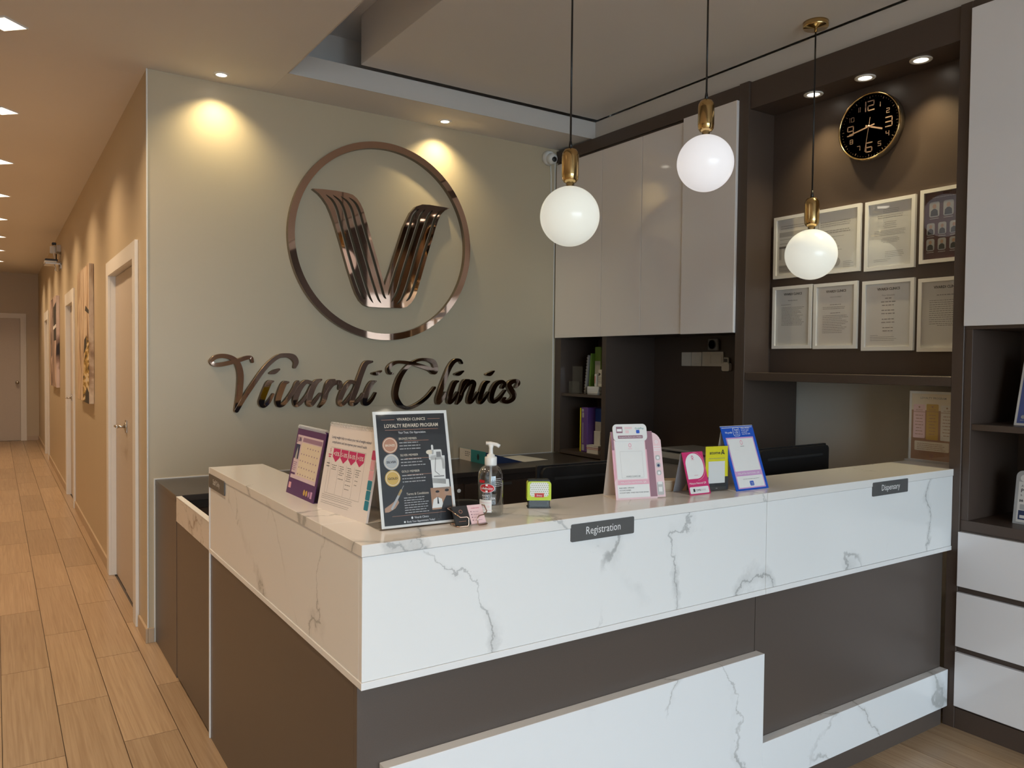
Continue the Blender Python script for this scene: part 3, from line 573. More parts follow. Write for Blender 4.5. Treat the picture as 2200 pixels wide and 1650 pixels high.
# near drawer cabinet
q = thing('drawer_cabinet', 'tall brown cabinet with glossy white upper door and three white drawers', 'cabinet', (3.5, 1.35, 0))
Y0 = 1.06
obj('side_panel', B(XF-.008, 3.755, 1.637, 1.684, 0, 2.985, b=.001), 'brownd', q)
obj('side_panel', B(XF, 3.755, Y0, Y0+.03, 0, 2.985, b=.001), 'brownd', q)
obj('inner_side', B(XF+.0005, 3.74, 1.607, 1.636, .8705, 1.6545, b=.0005), 'brownd', q)
obj('upper_door', B(XF-.02, XF, Y0+.002, 1.6345, 1.668, 2.952, b=.0015), 'glossd', q)
obj('upper_carcass', B(XF+.002, 3.755, Y0+.031, 1.636, 1.655, 2.985, b=0), 'brownd', q)
obj('top_rail', B(XF-.006, XF+.001, Y0, 1.636, 2.954, 2.985, b=.0005), 'brownd', q)
obj('shelf', B(XF+.008, 3.74, Y0+.031, 1.606, 1.243, 1.268, b=.0005), 'brownd', q)
obj('shelf', B(XF, 3.74, Y0+.031, 1.636, .828, .87, b=.0005), 'brownd', q)
obj('back_panel', B(3.74, 3.752, Y0+.031, 1.636, .87, 1.654, b=0), 'brownd', q)
obj('drawer_carcass', B(XF+.001, 3.74, Y0+.031, 1.636, .086, .827, b=0), 'brownd', q)
for a, b_ in ((.597, .822), (.347, .572), (.097, .322)): obj('drawer', B(XF-.02, XF, Y0+.002, 1.635, a, b_, b=.0015), 'glossd', q)
obj('plinth', B(XF-.004, 3.74, Y0, 1.636, 0, .085, b=0), 'brownd', q)

w2 = thing('reflection_cabinet', 'added unseen brown cabinet giving the gold lettering a dark reflection', 'cabinet', (3.5, -1.1, 0))  # added out of view so the gold letters reflect something dark
obj('carcass', B(XF+.02, 3.755, -3.2, 1.058, .08, 2.985, b=.001), 'brownm', w2); obj('plinth', B(XF+.03, 3.75, -3.19, 1.05, 0, .08, b=0), 'brownm', w2)
for k in range(8):
    d_ = obj('door', B(XF, XF+.019, -3.198+k*.531, -3.198+k*.531+.528, .085, 2.95, b=.0015), 'brownm', w2)
    obj('handle', M().tube([(XF-.03, -3.198+k*.531+(.49 if k % 2 == 0 else .045), z_) for z_ in (1.0, 1.3)], .006, 8).cyl((XF-.03, -3.198+k*.531+(.49 if k % 2 == 0 else .045), 1.02), .005, .03, 8, 'x').cyl((XF-.03, -3.198+k*.531+(.49 if k % 2 == 0 else .045), 1.28), .005, .03, 8, 'x'), 'chrome', d_)
t = thing('reflection_poster', 'added unseen blue sheet on the right wall for the emblem to reflect', 'poster', (XRW, -4.0, 1.0))  # added out of view as a blue reflection for the gold emblem
f = obj('sheet', B(XRW-.012, XRW-.001, -4.5, -3.5, 1.0, 2.4, b=.001), 'blue', t)

# ------------------------------------------------------------------ rose gold wall emblem and lettering
def catmull(P, n=6):
    out = []; P = [Vector(p) for p in P]; Q = [P[0]*2-P[1]]+P+[P[-1]*2-P[-2]]
    for i in range(1, len(Q)-2):
        for k in range(n):
            t = k/n; a, b_, c, d = Q[i-1], Q[i], Q[i+1], Q[i+2]
            out.append(.5*((2*b_)+(c-a)*t+(2*a-5*b_+4*c-d)*t*t+(3*b_-a-3*c+d)*t*t*t))
    out.append(P[-1]); return out
YFT, YBK = 4.41, 4.4445
def slab2d(name, splines, parent, y0=YFT, y1=YBK):
    """outline with holes, as a plate standing off the wall: mirror face and dark edge"""
    cu_ = bpy.data.curves.new(name, 'CURVE'); cu_.dimensions = '2D'; cu_.fill_mode = 'BOTH'; cu_.extrude = (y1-y0)/2
    for sp in splines:
        q_ = cu_.splines.new('POLY'); q_.points.add(len(sp)-1); q_.use_cyclic_u = True
        for i, p in enumerate(sp): q_.points[i].co = (p[0], p[1], 0, 1)
    o = bpy.data.objects.new('tmp', cu_); me = bpy.data.meshes.new_from_object(o); bpy.data.objects.remove(o); bpy.data.curves.remove(cu_)
    org = ORG[parent.name]; ym = (y0+y1)/2
    for v in me.vertices:
        x, z, e = v.co; v.co = Vector((x, ym - e, z)) - org
    me.name = name; me.materials.clear(); me.materials.append(K['rose']); me.materials.append(K['roseside'])
    import bmesh
    b = bmesh.new(); b.from_mesh(me); bmesh.ops.remove_doubles(b, verts=b.verts, dist=1e-6); bmesh.ops.recalc_face_normals(b, faces=b.faces); b.to_mesh(me); b.free()
    for p in me.polygons: p.material_index = 0 if abs(p.normal.y) > .5 else 1; p.use_smooth = False
    ob = bpy.data.objects.new(name, me); C.objects.link(ob); ob.parent = parent
    return ob
rg = thing('ring_emblem', 'large rose gold ring mounted around the letter V on the wall', 'emblem', (1.993, YW, 2.228))
circ = lambda r: [(1.993+r*math.cos(2*math.pi*i/128), 2.228+r*math.sin(2*math.pi*i/128)) for i in range(128)]
slab2d('ring', [circ(.6), circ(.561)], rg)
ve = thing('letter_emblem', 'slotted rose gold letter V inside the ring on the wall', 'emblem', (1.99, YW, 1.83))
def thick(P, wd):
    Q = catmull(P, 4); L_, R_ = [], []; n_ = len(Q)
    for i, p in enumerate(Q):
        t = (Q[min(i+1, n_-1)]-Q[max(i-1, 0)]).normalized(); t_ = i/(n_-1); h = wd*.5*min(1, max(.08, (t_*(1-t_)*4)**.5*1.15))
        nn = Vector((-t.y, t.x)); L_.append(p+nn*h); R_.append(p-nn*h)
    return [(p.x, p.y) for p in L_+R_[::-1]]
slab2d('slotted_letter', [VOUT]+[thick(s_, .0185) for s_ in VSLOT], ve)
wd_ = thing('clinic_name_sign', 'rose gold cursive lettering reading Vivardi Clinics on the wall', 'sign', (2, YW, 1.2))
def ribbon(strokes):
    m = M()
    for st in strokes:
        Q = catmull([(p[0], p[1], p[2]) for p in st], 6); n_ = len(Q); L_, R_ = [], []
        for i, p in enumerate(Q):
            a, b_ = Q[min(i+1, n_-1)], Q[max(i-1, 0)]; t = Vector((a.x-b_.x, a.y-b_.y)).normalized(); h = max(.003, p.z*.54)
            L_.append((p.x-t.y*h, p.y+t.x*h)); R_.append((p.x+t.y*h, p.y-t.x*h))
        def cap(p, t, h):
            ang = math.atan2(t.y, t.x); return [(p.x+h*math.cos(ang+R(90-180*k/6)), p.y+h*math.sin(ang+R(90-180*k/6))) for k in range(1, 6)]
        t1 = Vector((Q[-1].x-Q[-2].x, Q[-1].y-Q[-2].y)).normalized(); t0 = Vector((Q[0].x-Q[1].x, Q[0].y-Q[1].y)).normalized()
        e1 = cap(Q[-1], t1, max(.003, Q[-1].z/2)); e0 = cap(Q[0], t0, max(.003, Q[0].z/2))
        yo = YFT+.0004*random.random()
        loop = L_+e1+R_[::-1]+e0
        base = len(m.v); m.v += [(p[0], yo+.0022*fr, p[1]) for p, fr in zip(loop, [i/n_ for i in range(n_)]+[1]*len(e1)+[i/n_ for i in range(n_-1, -1, -1)]+[0]*len(e0))]+[(p[0], YBK, p[1]) for p in loop]; N_ = len(loop); ne = len(e1)
        for i in range(n_-1):
            j = lambda k: base+n_+ne+(n_-1-k)
            m.f.append((base+i, base+i+1, j(i+1), j(i))); m.sm.append(False)
        m.f.append(tuple([base+n_-1]+[base+n_+k for k in range(ne)]+[base+n_+ne])); m.sm.append(False)
        m.f.append(tuple([base+2*n_+ne-1]+[base+2*n_+ne+k for k in range(ne)]+[base])); m.sm.append(False)
        for i in range(N_):
            k = (i+1) % N_; m.f.append((base+i, base+k, base+N_+k, base+N_+i)); m.sm.append(True)
    return m
for chn, st in LETTERS:
    o = obj('letter', ribbon(st), 'rose', wd_)
    me = o.data; me.materials.append(K['roseside'])
    for p in me.polygons:
        if abs(p.normal.y) < .5: p.material_index = 1
        else: p.use_smooth = False

# ------------------------------------------------------------------ pendant lamps
def pendant(label, x, y, z, glm):
    t = thing('pendant_lamp', label, 'pendant lamp', (x, y, z), group='globe pendants over the counter', local=True); r = .119
    top = 3.12-z
    gl = obj('globe', M().sphere((0, 0, 0), r, 48, 32), glm, t)
    obj('collar', M().lathe([(.02, .112), (.022, .116), (.017, .118), (.017, .136)], (0, 0, 0), 24), 'chrome', t)
    obj('brass_socket', M().lathe([(.016, .132), (.025, .135), (.032, .146), (.034, .165), (.034, .235), (.032, .251), (.024, .264), (.010, .269), (0, .269)], (0, 0, 0), 32), 'brass', t)
    obj('cord_grip', M().lathe([(.0085, .266), (.007, .285), (.004, .302), (0, .303)], (0, 0, 0), 16), 'black', t)
    obj('cord', M().cyl((0, 0, .30), .004, top-.30-.02, 10), 'black', t)
    obj('canopy', M().lathe([(.058, top), (.058, top-.022), (.055, top-.0265), (.008, top-.028), (.006, top-.047), (0, top-.045)], (0, 0, 0), 36), 'brass', t)
    return t
pendant('lowest-left globe pendant with warm cream glass, left of the other two', 1.917, 2.48, 2.085, 'globe')
pendant('highest globe pendant with bright white glass, in the middle', 2.527, 2.332, 2.356, 'globew')
pendant('globe pendant in front of the framed certificates below the clock', 3.24, 2.315, 2.028, 'globe')

# ------------------------------------------------------------------ wall clock
NX = -X; RY = -Y                       # things on the right wall look towards -x; the reader's right is -y
cx, cy, cz, rc = 3.515, 2.182, 2.642, .157
t = thing('wall_clock', 'round black wall clock with gold rim and rose gold numerals', 'clock', (cx, cy, cz))
obj('case', M().lathe([(.150, 0), (.157, -.004), (.157, -.030), (.158, -.040), (.150, -.040), (.149, -.036)], (cx, cy, cz), 72, 'x', caps=False), 'roseside', t)
obj('gold_rim', M().lathe([(.156, -.036), (.1585, -.040), (.157, -.045), (.1525, -.046), (.150, -.042), (.149, -.036)], (cx, cy, cz), 72, 'x', caps=False), 'gold', t)
fc = obj('dial', M().lathe([(0, -.034), (.150, -.034)], (cx, cy, cz), 64, 'x'), 'black', t)
def clockpr(layer): return Pr((cx-.034, cy, cz), RY, Z, layer)
p = clockpr(2)
def seg_num(p, d, x, y, h, w_, s_):
    SEG = {'0': 'abcdef', '1': 'bc', '2': 'abged', '3': 'abgcd', '4': 'fgbc', '5': 'afgcd', '6': 'afgecd', '7': 'abc', '8': 'abcdefg', '9': 'gfabcd'}
    co = {'a': (0, 1, 1, 1), 'g': (0, .5, 1, .5), 'd': (0, 0, 1, 0), 'f': (0, .5, 0, 1), 'e': (0, 0, 0, .5), 'b': (1, .5, 1, 1), 'c': (1, 0, 1, .5)}
    for c in SEG[d]:
        a = co[c]; x0, y0, x1, y1 = x+a[0]*w_, y+a[1]*h, x+a[2]*w_, y+a[3]*h
        e = s_/2
        if x0 == x1: p.rect(x0-e, min(y0, y1)-e, x0+e, max(y0, y1)+e)
        else: p.rect(min(x0, x1)-e, y0-e, max(x0, x1)+e, y0+e)
for k in range(1, 13):
    a = R(90-30*k); big = k % 3 == 0; rr = .098 if big else .106; h = .043 if big else .020; w1 = .030 if big else .014; st_ = .0055 if big else .0028
    tx = str(k); tot = sum(w1 if ch_ != '1' else 0 for ch_ in tx) + (len(tx)-1)*(.012 if big else .008)
    x = rr*math.cos(a)-tot/2; yb = rr*math.sin(a)-h/2
    for ch_ in tx:
        seg_num(p, ch_, x-(w1 if ch_ == '1' else 0), yb, h, w1, st_); x += (0 if ch_ == '1' else w1) + (.012 if big else .008)
p.build('numerals', 'gold2', fc)
p = clockpr(2)
for k in range(60):
    a = R(6*k); l_ = .010 if k % 5 == 0 else .004; w_ = .0022 if k % 5 == 0 else .0012
    p.line(.142*math.cos(a), .142*math.sin(a), (.142-l_)*math.cos(a), (.142-l_)*math.sin(a), w_)
p.build('minute_marks', 'gold2', fc)
def hand(name, deg, l1, l0, w_, layer):
    a = R(90-deg); clockpr(layer).line(-l0*math.cos(a), -l0*math.sin(a), l1*math.cos(a), l1*math.sin(a), w_).build(name, 'gold2', t)
hand('hour_hand', 111, .072, .02, .0075, 8); hand('minute_hand', 259, .105, .028, .006, 12); hand('second_hand', 189, .118, .042, .002, 16)
obj('hub', M().lathe([(.006, -.034), (.006, -.042), (0, -.043)], (cx, cy, cz), 16, 'x'), 'gold2', t)

# ------------------------------------------------------------------ framed papers in the niche
def frame(label, y0, y1, z0, z1, fill, sheet='paper'):
    """y0 is the reader's left (larger y)"""
    w_, h = y0-y1, z1-z0; o = Vector((3.514, y0, z0)); n = NX; b_ = .017
    t = thing('picture_frame', label, 'picture frame', (3.514, (y0+y1)/2, z0), group='framed papers in the brown niche')
    m = M()
    for a in ([(0, 0), (w_, 0), (w_-b_, b_), (b_, b_)], [(w_, 0), (w_, h), (w_-b_, h-b_), (w_-b_, b_)], [(w_, h), (0, h), (b_, h-b_), (w_-b_, h-b_)], [(0, h), (0, 0), (b_, b_), (b_, h-b_)]):
        m.prism(a, o, RY, Z, n, .016)
    obj('frame', m, 'frame', t)
    s_ = obj('sheet', M().prism([(b_, b_), (w_-b_, b_), (w_-b_, h-b_), (b_, h-b_)], o, RY, Z, n, .006), sheet, t)
    fill(lambda l=1: Pr(o+n*.006, RY, Z, l), s_, w_, h)
    obj('glass', M().prism([(b_, b_), (w_-b_, b_), (w_-b_, h-b_), (b_, h-b_)], o+n*.010, RY, Z, n, .0015), 'fglass', t)
def fA(pr, s_, w_, h):
    p = pr(); p.rect(.03, .22, .23, .245).rect(.03, .10, .045, .16).rect(.03, .03, .23, .07).build('form_fields', 'lgrey', s_)
    p = pr(2); p.lines(.04, .22, .275, 2, .012, .003).lines(.035, .2, .205, 3, .022, .0025).lines(.035, .18, .06, 2, .02, .0025)
    p.lines(.28, .45, .26, 3, .010, .003, .1).lines(.28, .45, .215, 2, .01, .0035, .15); p.lines(.27, .43, .185, 8, .017, .0022, .5).lines(.41, .47, .055, 4, .009, .002)
    p.build('body_text', 'grey', s_); pr(3).disc(.372, .058, .022).build('seal', 'lgrey', s_)
    pr(2).rect(.03, .16, .13, .17).rect(.265, h-.02, .267, .03).build('rule', 'grey', s_)
def fB(pr, s_, w_, h):
    p = pr(); p.text('', 0, 0, .01); p.lines(.08, .17, .285, 3, .008, .002, .3, 'c').lines(.055, .19, .255, 2, .009, .0025, .2, 'c').lines(.085, .16, .225, 4, .009, .002, .4, 'c').lines(.045, .20, .185, 4, .007, .002, .06).lines(.07, .18, .15, 4, .007, .002, .4, 'c').lines(.10, .20, .085, 4, .008, .002, .3).lines(.045, .14, .05, 2, .008, .002, .3)
    p.build('body_text', 'grey', s_)
def fC(pr, s_, w_, h):
    p = pr(); q_ = pr(2); g_ = pr(3); p2 = pr(2)
    for r_, (n_, yb, sz) in enumerate(((3, .205, .050), (4, .125, .040), (4, .055, .040))):
        for i in range(n_):
            x = w_/2 + (i-(n_-1)/2)*(.062 if n_ == 3 else .051); p.rrect(x-sz*.45, yb, x+sz*.45, yb+sz*1.35, .009)
            q_.disc(x, yb+sz*.95, sz*.17, sz*.21); g_.poly([(x-sz*.33, yb+sz*.1), (x+sz*.33, yb+sz*.1), (x+sz*.30, yb+sz*.55), (x+sz*.1, yb+sz*.72), (x-sz*.1, yb+sz*.72), (x-sz*.30, yb+sz*.55)])
            p2.rect(x-sz*.4, yb-.008, x+sz*.4, yb-.0055)
    p.build('portrait_card', 'silverp', s_); q_.build('portrait_head', 'skin', s_); g_.build('portrait_shirt', 'ink', s_); p2.lines(.05, .2, .29, 1, .01, .003, .1, 'c').build('caption', 'lgrey', s_)
def fT(sub, rows):
    def f(pr, s_, w_, h):
        pr().text('VIVARDI CLINICS', w_/2, h*.855, .0115, w_=.112, bold=.03).build('heading', 'ink', s_)
        p = pr()
        if sub: p.text(sub, w_/2, h*.775, .0065, w_=.062)
        for y_, n_, dy, hh, x0, x1, al, rnd in rows: p.lines(w_*x0, w_*x1, h*y_, n_, dy, hh, rnd, al)
        p.build('body_text', 'grey', s_)
    return f
rD = [(.765, 1, .01, .0035, .38, .62, 'c', .0), (.70, 1, .01, .0025, .2, .45, 'l', 0), (.655, 14, .0072, .0028, .22, .8, 'l', .3)]
rE = [(.745, 1, .01, .004, .36, .64, 'c', 0), (.665, 1, .01, .0035, .37, .63, 'c', 0), (.63, 2, .008, .0028, .2, .8, 'l', .2), (.54, 1, .01, .0035, .38, .62, 'c', 0), (.50, 11, .0085, .0028, .2, .8, 'l', .3)]
rF = [(.735, 1, .016, .0045, .44, .56, 'c', 0), (.685, 2, .016, .0045, .36, .64, 'c', .2), (.565, 2, .015, .0045, .37, .63, 'c', .2), (.44, 2, .015, .0045, .37, .63, 'c', .2), (.32, 2, .015, .0045, .38, .62, 'c', .2), (.215, 4, .008, .0022, .16, .75, 'l', .8)]
rG = [(.76, 1, .01, .004, .33, .68, 'c', 0), (.69, 12, .0095, .003, .2, .85, 'l', .3), (.35, 1, .009, .003, .35, .85, 'l', .3)]
frame('white landscape frame with two certificates and a round seal, behind the third globe', 2.732, 2.228, 1.962, 2.290, fA)
frame('upper white frame with centred certificate text and no heading, below the clock', 2.205, 1.959, 1.955, 2.287, fB)
frame('white frame with dark portrait poster beside the tall white door', 1.937, 1.692, 1.965, 2.297, fC, 'maroon')
frame('leftmost lower white frame with VIVARDI CLINICS notice in small dense lines', 2.732, 2.490, 1.588, 1.919, fT('', rD))
frame('second lower white frame with VIVARDI CLINICS notice, next to the leftmost', 2.479, 2.237, 1.585, 1.916, fT('POLICY STATEMENT', rE[1:]))
frame('third lower white frame with VIVARDI CLINICS fee schedule in centred lines', 2.211, 1.955, 1.574, 1.908, fT('Fees Schedule', rF))
frame('rightmost lower white frame with VIVARDI CLINICS notice, partly hidden by cabinet', 1.937, 1.692, 1.568, 1.898, fT('', rG))

# ------------------------------------------------------------------ switches, bell box, remote holder, camera
def wallplate(label, y0, y1, z0, z1, rk, group):
    t = thing('wall_switch', label, 'switch', (3.745, (y0+y1)/2, z0), group=group)
    obj('plate', M().prism(rr2(0, 0, y0-y1, z1-z0, .004), (3.7445, y0, z0), RY, Z, NX, .009), 'white', t)
    w_ = (y0-y1)
    for i in range(rk):
        a = y0-w_*(i+.14)/rk; b_ = y0-w_*(i+.86)/rk; obj('rocker', B(3.733, 3.7355, b_, a, z0+.018, z1-.018, b=.001), 'white', t)
wallplate('leftmost white wall switch above the side desk', 3.622, 3.540, 1.489, 1.577, 1, None)
wallplate('white wall switch, second from the left above the side desk', 3.535, 3.452, 1.489, 1.577, 1, None)
wallplate('double-width white socket plate above the side desk', 3.445, 3.275, 1.489, 1.579, 2, None)
t = thing('door_bell_box', 'small dark speaker box on the wall above the socket plate', 'speaker', (3.745, 3.35, 1.59))
obj('body', B(3.72, 3.7445, 3.31, 3.39, 1.588, 1.66, b=.006), 'greyp', t); obj('speaker_ring', M().lathe([(.026, -.004), (.03, -.002), (.03, 0), (.02, 0), (.02, -.003), (.026, -.004)], (3.7195, 3.35, 1.624), 24, 'x'), 'dgrey', t)
t = thing('remote_control', 'small grey remote in a wall cradle beside the socket plate', 'remote', (3.744, 3.245, 1.46))
obj('cradle', M().prism(rr2(0, 0, .06, .05, .012), (3.7445, 3.275, 1.46), RY, Z, NX, .022), 'white', t); obj('handset', B(3.724, 3.738, 3.225, 3.265, 1.475, 1.545, b=.004), 'white', t); obj('display', B(3.7225, 3.724, 3.232, 3.258, 1.515, 1.537, b=0), 'dgrey', t)
t = thing('security_camera', 'small white dome security camera in the corner under the ceiling', 'camera', (3.235, YW, 2.93), local=True)
obj('mount', M().lathe([(.050, 0), (.052, -.012), (.046, -.03), (.036, -.045)], (0, 0, 0), 28, 'y'), 'white', t)
b_ = obj('housing', M().sphere((0, -.048, -.012), .040, 28, 18), 'white', t); obj('lens', M().lathe([(.018, 0), (.018, -.006), (.010, -.009), (0, -.009)], (-.004, -.083, -.024), 20, 'y'), 'black', b_)
obj('cable', M().tube([(.02, -.006, -.04), (.028, -.004, -.12), (.03, -.004, -.30)], .004, 6), 'white', t)

# ------------------------------------------------------------------ open shelf contents
def folder(label, name, cat, x, y0, y1, z0, h, dep, m, extra=None, lean=0):
    t = thing(name, label, cat, (x, (y0+y1)/2, z0), local=True)
    wd = y0-y1
    p = obj('cover', M().box(0, dep, -wd/2, wd/2, 0, h, b=min(.004, wd*.2)), m, t)
    if extra: extra(t, p, wd, h, dep)
    t.rotation_euler = (R(lean), 0, 0); return t
Z1, Z2 = 1.288, .892
def leaf(label, x, y, rz):
    t = thing('leaflet_holder', label, 'holder', (x, y, Z1), rz, local=True)
    obj('back_sheet', B(.02, .023, -.05, .05, .0, .19), 'clear', t); obj('pocket', M().box(-.012, -.009, -.05, .05, 0, .085).box(-.009, .02, -.05, -.047, 0, .085).box(-.009, .02, .047, .05, 0, .085).box(-.012, .05, -.05, .05, -.0, .003), 'clear', t)
leaf('clear acrylic leaflet holder standing at the left of the upper shelf', 3.37, 4.275, R(8))
def spiral(t, p, wd, h, dep):
    m = M()
    for i in range(12): m.lathe([(.006, -.0015), (.006, .0015)], (-.002, 0, .02+i*(h-.04)/11), 10, 'z')
    obj('spiral_binding', m, 'lgrey', p)
folder('grey spiral notebook leaning beside the acrylic leaflet holder', 'notebook', 'notebook', 3.40, 4.215, 4.195, Z1, .27, .2, 'greyp', spiral, 7)
folder('thin pale green booklet on the upper shelf', 'booklet', 'booklet', 3.41, 4.178, 4.168, Z1, .28, .2, 'green', None, 4)
def fprint(t, p, wd, h, dep): Pr((0, wd/2, 0), RY, Z, 1).rect(.004, h*.3, wd-.004, h*.7).build('spine_label', 'lgrey', p)
folder('tall green plastic folder on the upper shelf', 'folder', 'folder', 3.44, 4.150, 4.085, Z1, .325, .2, 'green', fprint)
folder('spiral-bound booklet with dark print at the right of the upper shelf', 'booklet', 'booklet', 3.45, 4.06, 3.985, Z1, .27, .18, 'mauve', lambda t, p, wd, h, dep: (spiral(t, p, wd, h, dep), Pr((0, wd/2, 0), RY, Z, 1).rect(.012, h*.55, wd-.006, h*.9).build('cover_print', 'paper', p)))
folder('white product box standing upright at the right of the upper shelf', 'carton', 'box', 3.375, 4.035, 3.985, Z1+.055, .115, .05, 'paper', lambda t, p, wd, h, dep: Pr((0, wd/2, 0), RY, Z, 1).poly([(.008, h-.02), (.03, h-.03), (.008, h-.045)]).lines(.008, wd-.006, h*.5, 4, .011, .003).build('print', 'ink', p))
folder('small white carton beside the upright product box on upper shelf', 'carton', 'box', 3.365, 4.062, 4.042, Z1+.055, .085, .05, 'paper', lambda t, p, wd, h, dep: Pr((0, wd/2, 0), RY, Z, 1).rect(.006, .02, .012, .07).build('print', 'red', p))
for k in range(5):
    o = thing('leaflet', ['bottom leaflet', 'second leaflet from the bottom', 'middle leaflet', 'second leaflet from the top', 'top leaflet'][k] + ' of the fanned pile on the upper shelf', 'leaflet', (3.40, 4.045, Z1+.0002+.011*k), R(4*k-6), 'fanned leaflets on the upper shelf', local=True)
    obj('sheets', M().box(-.06, .06, -.06+.004*k, .06, 0, .0105, b=.001), 'paper' if k else 'lgrey', o)
folder('thin yellow booklet at the left of the lower shelf', 'booklet', 'booklet', 3.36, 4.205, 4.194, Z2, .30, .22, 'yellow')
folder('violet ring binder with white spine print on the lower shelf', 'ring_binder', 'binder', 3.36, 4.190, 4.122, Z2, .305, .24, 'violet', lambda t, p, wd, h, dep: Pr((0, wd/2, 0), RY, Z, 1).disc(.018, h-.02, .011).rrect(.012, h-.07, .03, h-.035, .006).rrect(.01, .01, .035, .05, .005).rect(.018, .06, .024, .2).build('spine_label', 'lgrey', p))
folder('blue ring binder behind white label card on the lower shelf', 'ring_binder', 'binder', 3.418, 4.112, 3.99, Z2, .30, .22, 'bluef', fprint)
folder('white upright label card in front of the blue binder', 'card', 'card', 3.41, 4.112, 4.045, Z2+.0005, .145, .006, 'paper')
for k, (lab, mm, z_, h) in enumerate((('cream paperback at the bottom of the lower shelf pile', 'card', 0, .028), ('red and white paperback in the middle of the lower shelf pile', 'red', .0282, .012), ('grey paperback on top of the lower shelf pile', 'paper', .0404, .014))):
    t = thing('book', lab, 'book', (3.345, 4.05, Z2+z_), R(1*k), 'stacked books on the lower shelf', local=True)
    b_ = obj('cover', M().box(0, .057, -.06, .06, 0, .002, b=0).box(0, .057, -.06, .06, h-.002, h, b=0).box(.055, .057, -.06, .06, .002, h-.002, b=0), mm, t); obj('pages', B(.002, .0545, -.058, .058, .0022, h-.0022, b=0), 'card', t)
# printer and paper trays on the side desk
t = thing('printer', 'grey desktop printer on the side desk behind the pink stand', 'printer', (3.50, 3.25, .741), local=True)
obj('body', M().prism([(-.16, 0), (.18, 0), (.18, .20), (.10, .235), (-.12, .225), (-.16, .17)], (0, -.21, 0), X, Z, Y, .42), 'greyp', t)
obj('paper_tray', B(-.20, -.155, -.15, .15, .05, .065, b=.003), 'dgrey', t); obj('control_panel', B(-.168, -.158, -.02, .18, .17, .20, b=.002), 'dgrey', t); obj('lid', B(-.11, .17, -.2, .2, .2355, .25, b=.006), 'greyp', t)
t = thing('lever_file', 'grey lever arch file standing on the side desk behind the yellow stand', 'file', (3.40, 2.935, .741), local=True)
obj('cover', M().box(0, .26, -.04, .04, 0, .375, b=.004), 'greyp', t); obj('spine_opening', M().prism(rr2(0, 0, .066, .05, .012), (-.0002, .033, .30), RY, Z, NX, .002), 'dgrey', t); obj('paper_edge', B(.01, .25, -.03, .03, .376, .39, b=.002), 'kraft', t)

# ------------------------------------------------------------------ things on the long low cabinet
zt = .862
t = thing('lever_arch_file', 'teal and white lever arch file lying on the dark cabinet top', 'file', (2.542, 4.11, zt), R(-90), local=True)
obj('cover', M().prism([(0, 0), (.28, 0), (0, .075)], (0, 0, 0), Y, Z, X, -.32), 'navy', t)
sp_ = obj('spine', M().box(-.32, 0, -.004, 0, 0, .078, b=.001), 'teal', t)
Pr((0, -.004, 0), X, Z, 1).rect(-.32, .001, -.175, .077).build('spine_label', 'card', sp_); Pr((0, -.004, 0), X, Z, 2).lines(-.25, -.185, .055, 3, .012, .006).build('label_print', 'grey', sp_); Pr((0, -.004, 0), X, Z, 2).disc(-.085, .038, .012, .02).build('finger_hole', 'ink', sp_)
t = obj('paper_sheet', M().prism([(0, 0), (.21, 0), (.21, .297), (0, .297)], (2.83, 4.10, zt), Vector((.95, .1, 0)), Vector((-.1, .95, 0)), Z, .001), 'paper', org=(2.9, 4.2, zt)); tag(t, 'white paper sheet lying on the dark cabinet top by the teal file', 'paper')

# ------------------------------------------------------------------ corridor things
def canvas(label, y0, y1, z0, z1, m, body):
    t = thing('canvas_painting', label, 'painting', (XC, (y0+y1)/2, z0)); o = obj('canvas', B(XC-.038, XC-.001, y0, y1, z0, z1, b=.002), m, t)
    body(lambda l=1: Pr((XC-.038, y1, z0), RY, Z, l), o, y1-y0, z1-z0)
artA = ramp_art('cream_brown_abstract', [(.30, (.10, .05, .03)), (.42, (.45, .30, .18)), (.5, (.72, .58, .42)), (.58, (.62, .47, .34)), (.72, (.78, .68, .55))], 1.1, (1, 3.2, .8), 3.0)
artB = ramp_art('pink_black_abstract', [(.36, (.03, .02, .02)), (.45, (.30, .20, .16)), (.52, (.66, .50, .44)), (.7, (.72, .60, .54))], 1.0, (1, 2.0, .8), 2.5, 3.3)
artG = ramp_art('gold_streaks', [(.35, (.05, .03, .01)), (.48, (.45, .28, .05)), (.56, (.74, .60, .36)), (.7, (.70, .62, .50))], 2.2, (1, .6, 3.5), 2.5, 6)
def paA(pr, o, w_, h):
    pr(1).poly([(.50, .0), (w_, 0), (w_, .50), (.80, .56), (.62, .40), (.52, .2)]).build('gold_brushwork', artG, o)
    for st_ in ([(.70, .0), (w_, 0), (w_, .09), (.86, .13), (.72, .07)], [(.60, .40), (.84, .46), (.82, .55), (.64, .52)], [(.72, .76), (w_, .72), (w_, .75), (.76, .80)]): pr(2).poly(st_).build('brush_stroke', 'ink', o)
def paB(pr, o, w_, h):
    for st_ in ([(.75, .58), (w_, .58), (w_, 1.05), (.7, 1.0)], [(.25, .35), (.45, .4), (.6, .9), (.5, 1.0)]): pr(1).poly(st_).build('brush_stroke', 'ink', o)
    pr(2).poly([(.7, .72), (w_, .74), (w_, .78), (.72, .76)]).build('white_brushwork', 'paper', o)
canvas('tall cream and brown abstract canvas with gold and black strokes, nearest door', 7.04, 8.06, 1.131, 2.254, artA, paA)
canvas('farther abstract canvas in pink, brown and black on corridor wall', 10.99, 12.25, 1.131, 2.257, artB, paB)
t = thing('router_shelf', 'small wall shelf with white router and black box high in the corridor', 'router', (XC, 10.75, 2.60))
obj('bracket', M().box(.50, XC, 10.65, 10.95, 2.600, 2.612).box(XC-.01, XC, 10.65, 10.95, 2.55, 2.612), 'chrome', t)
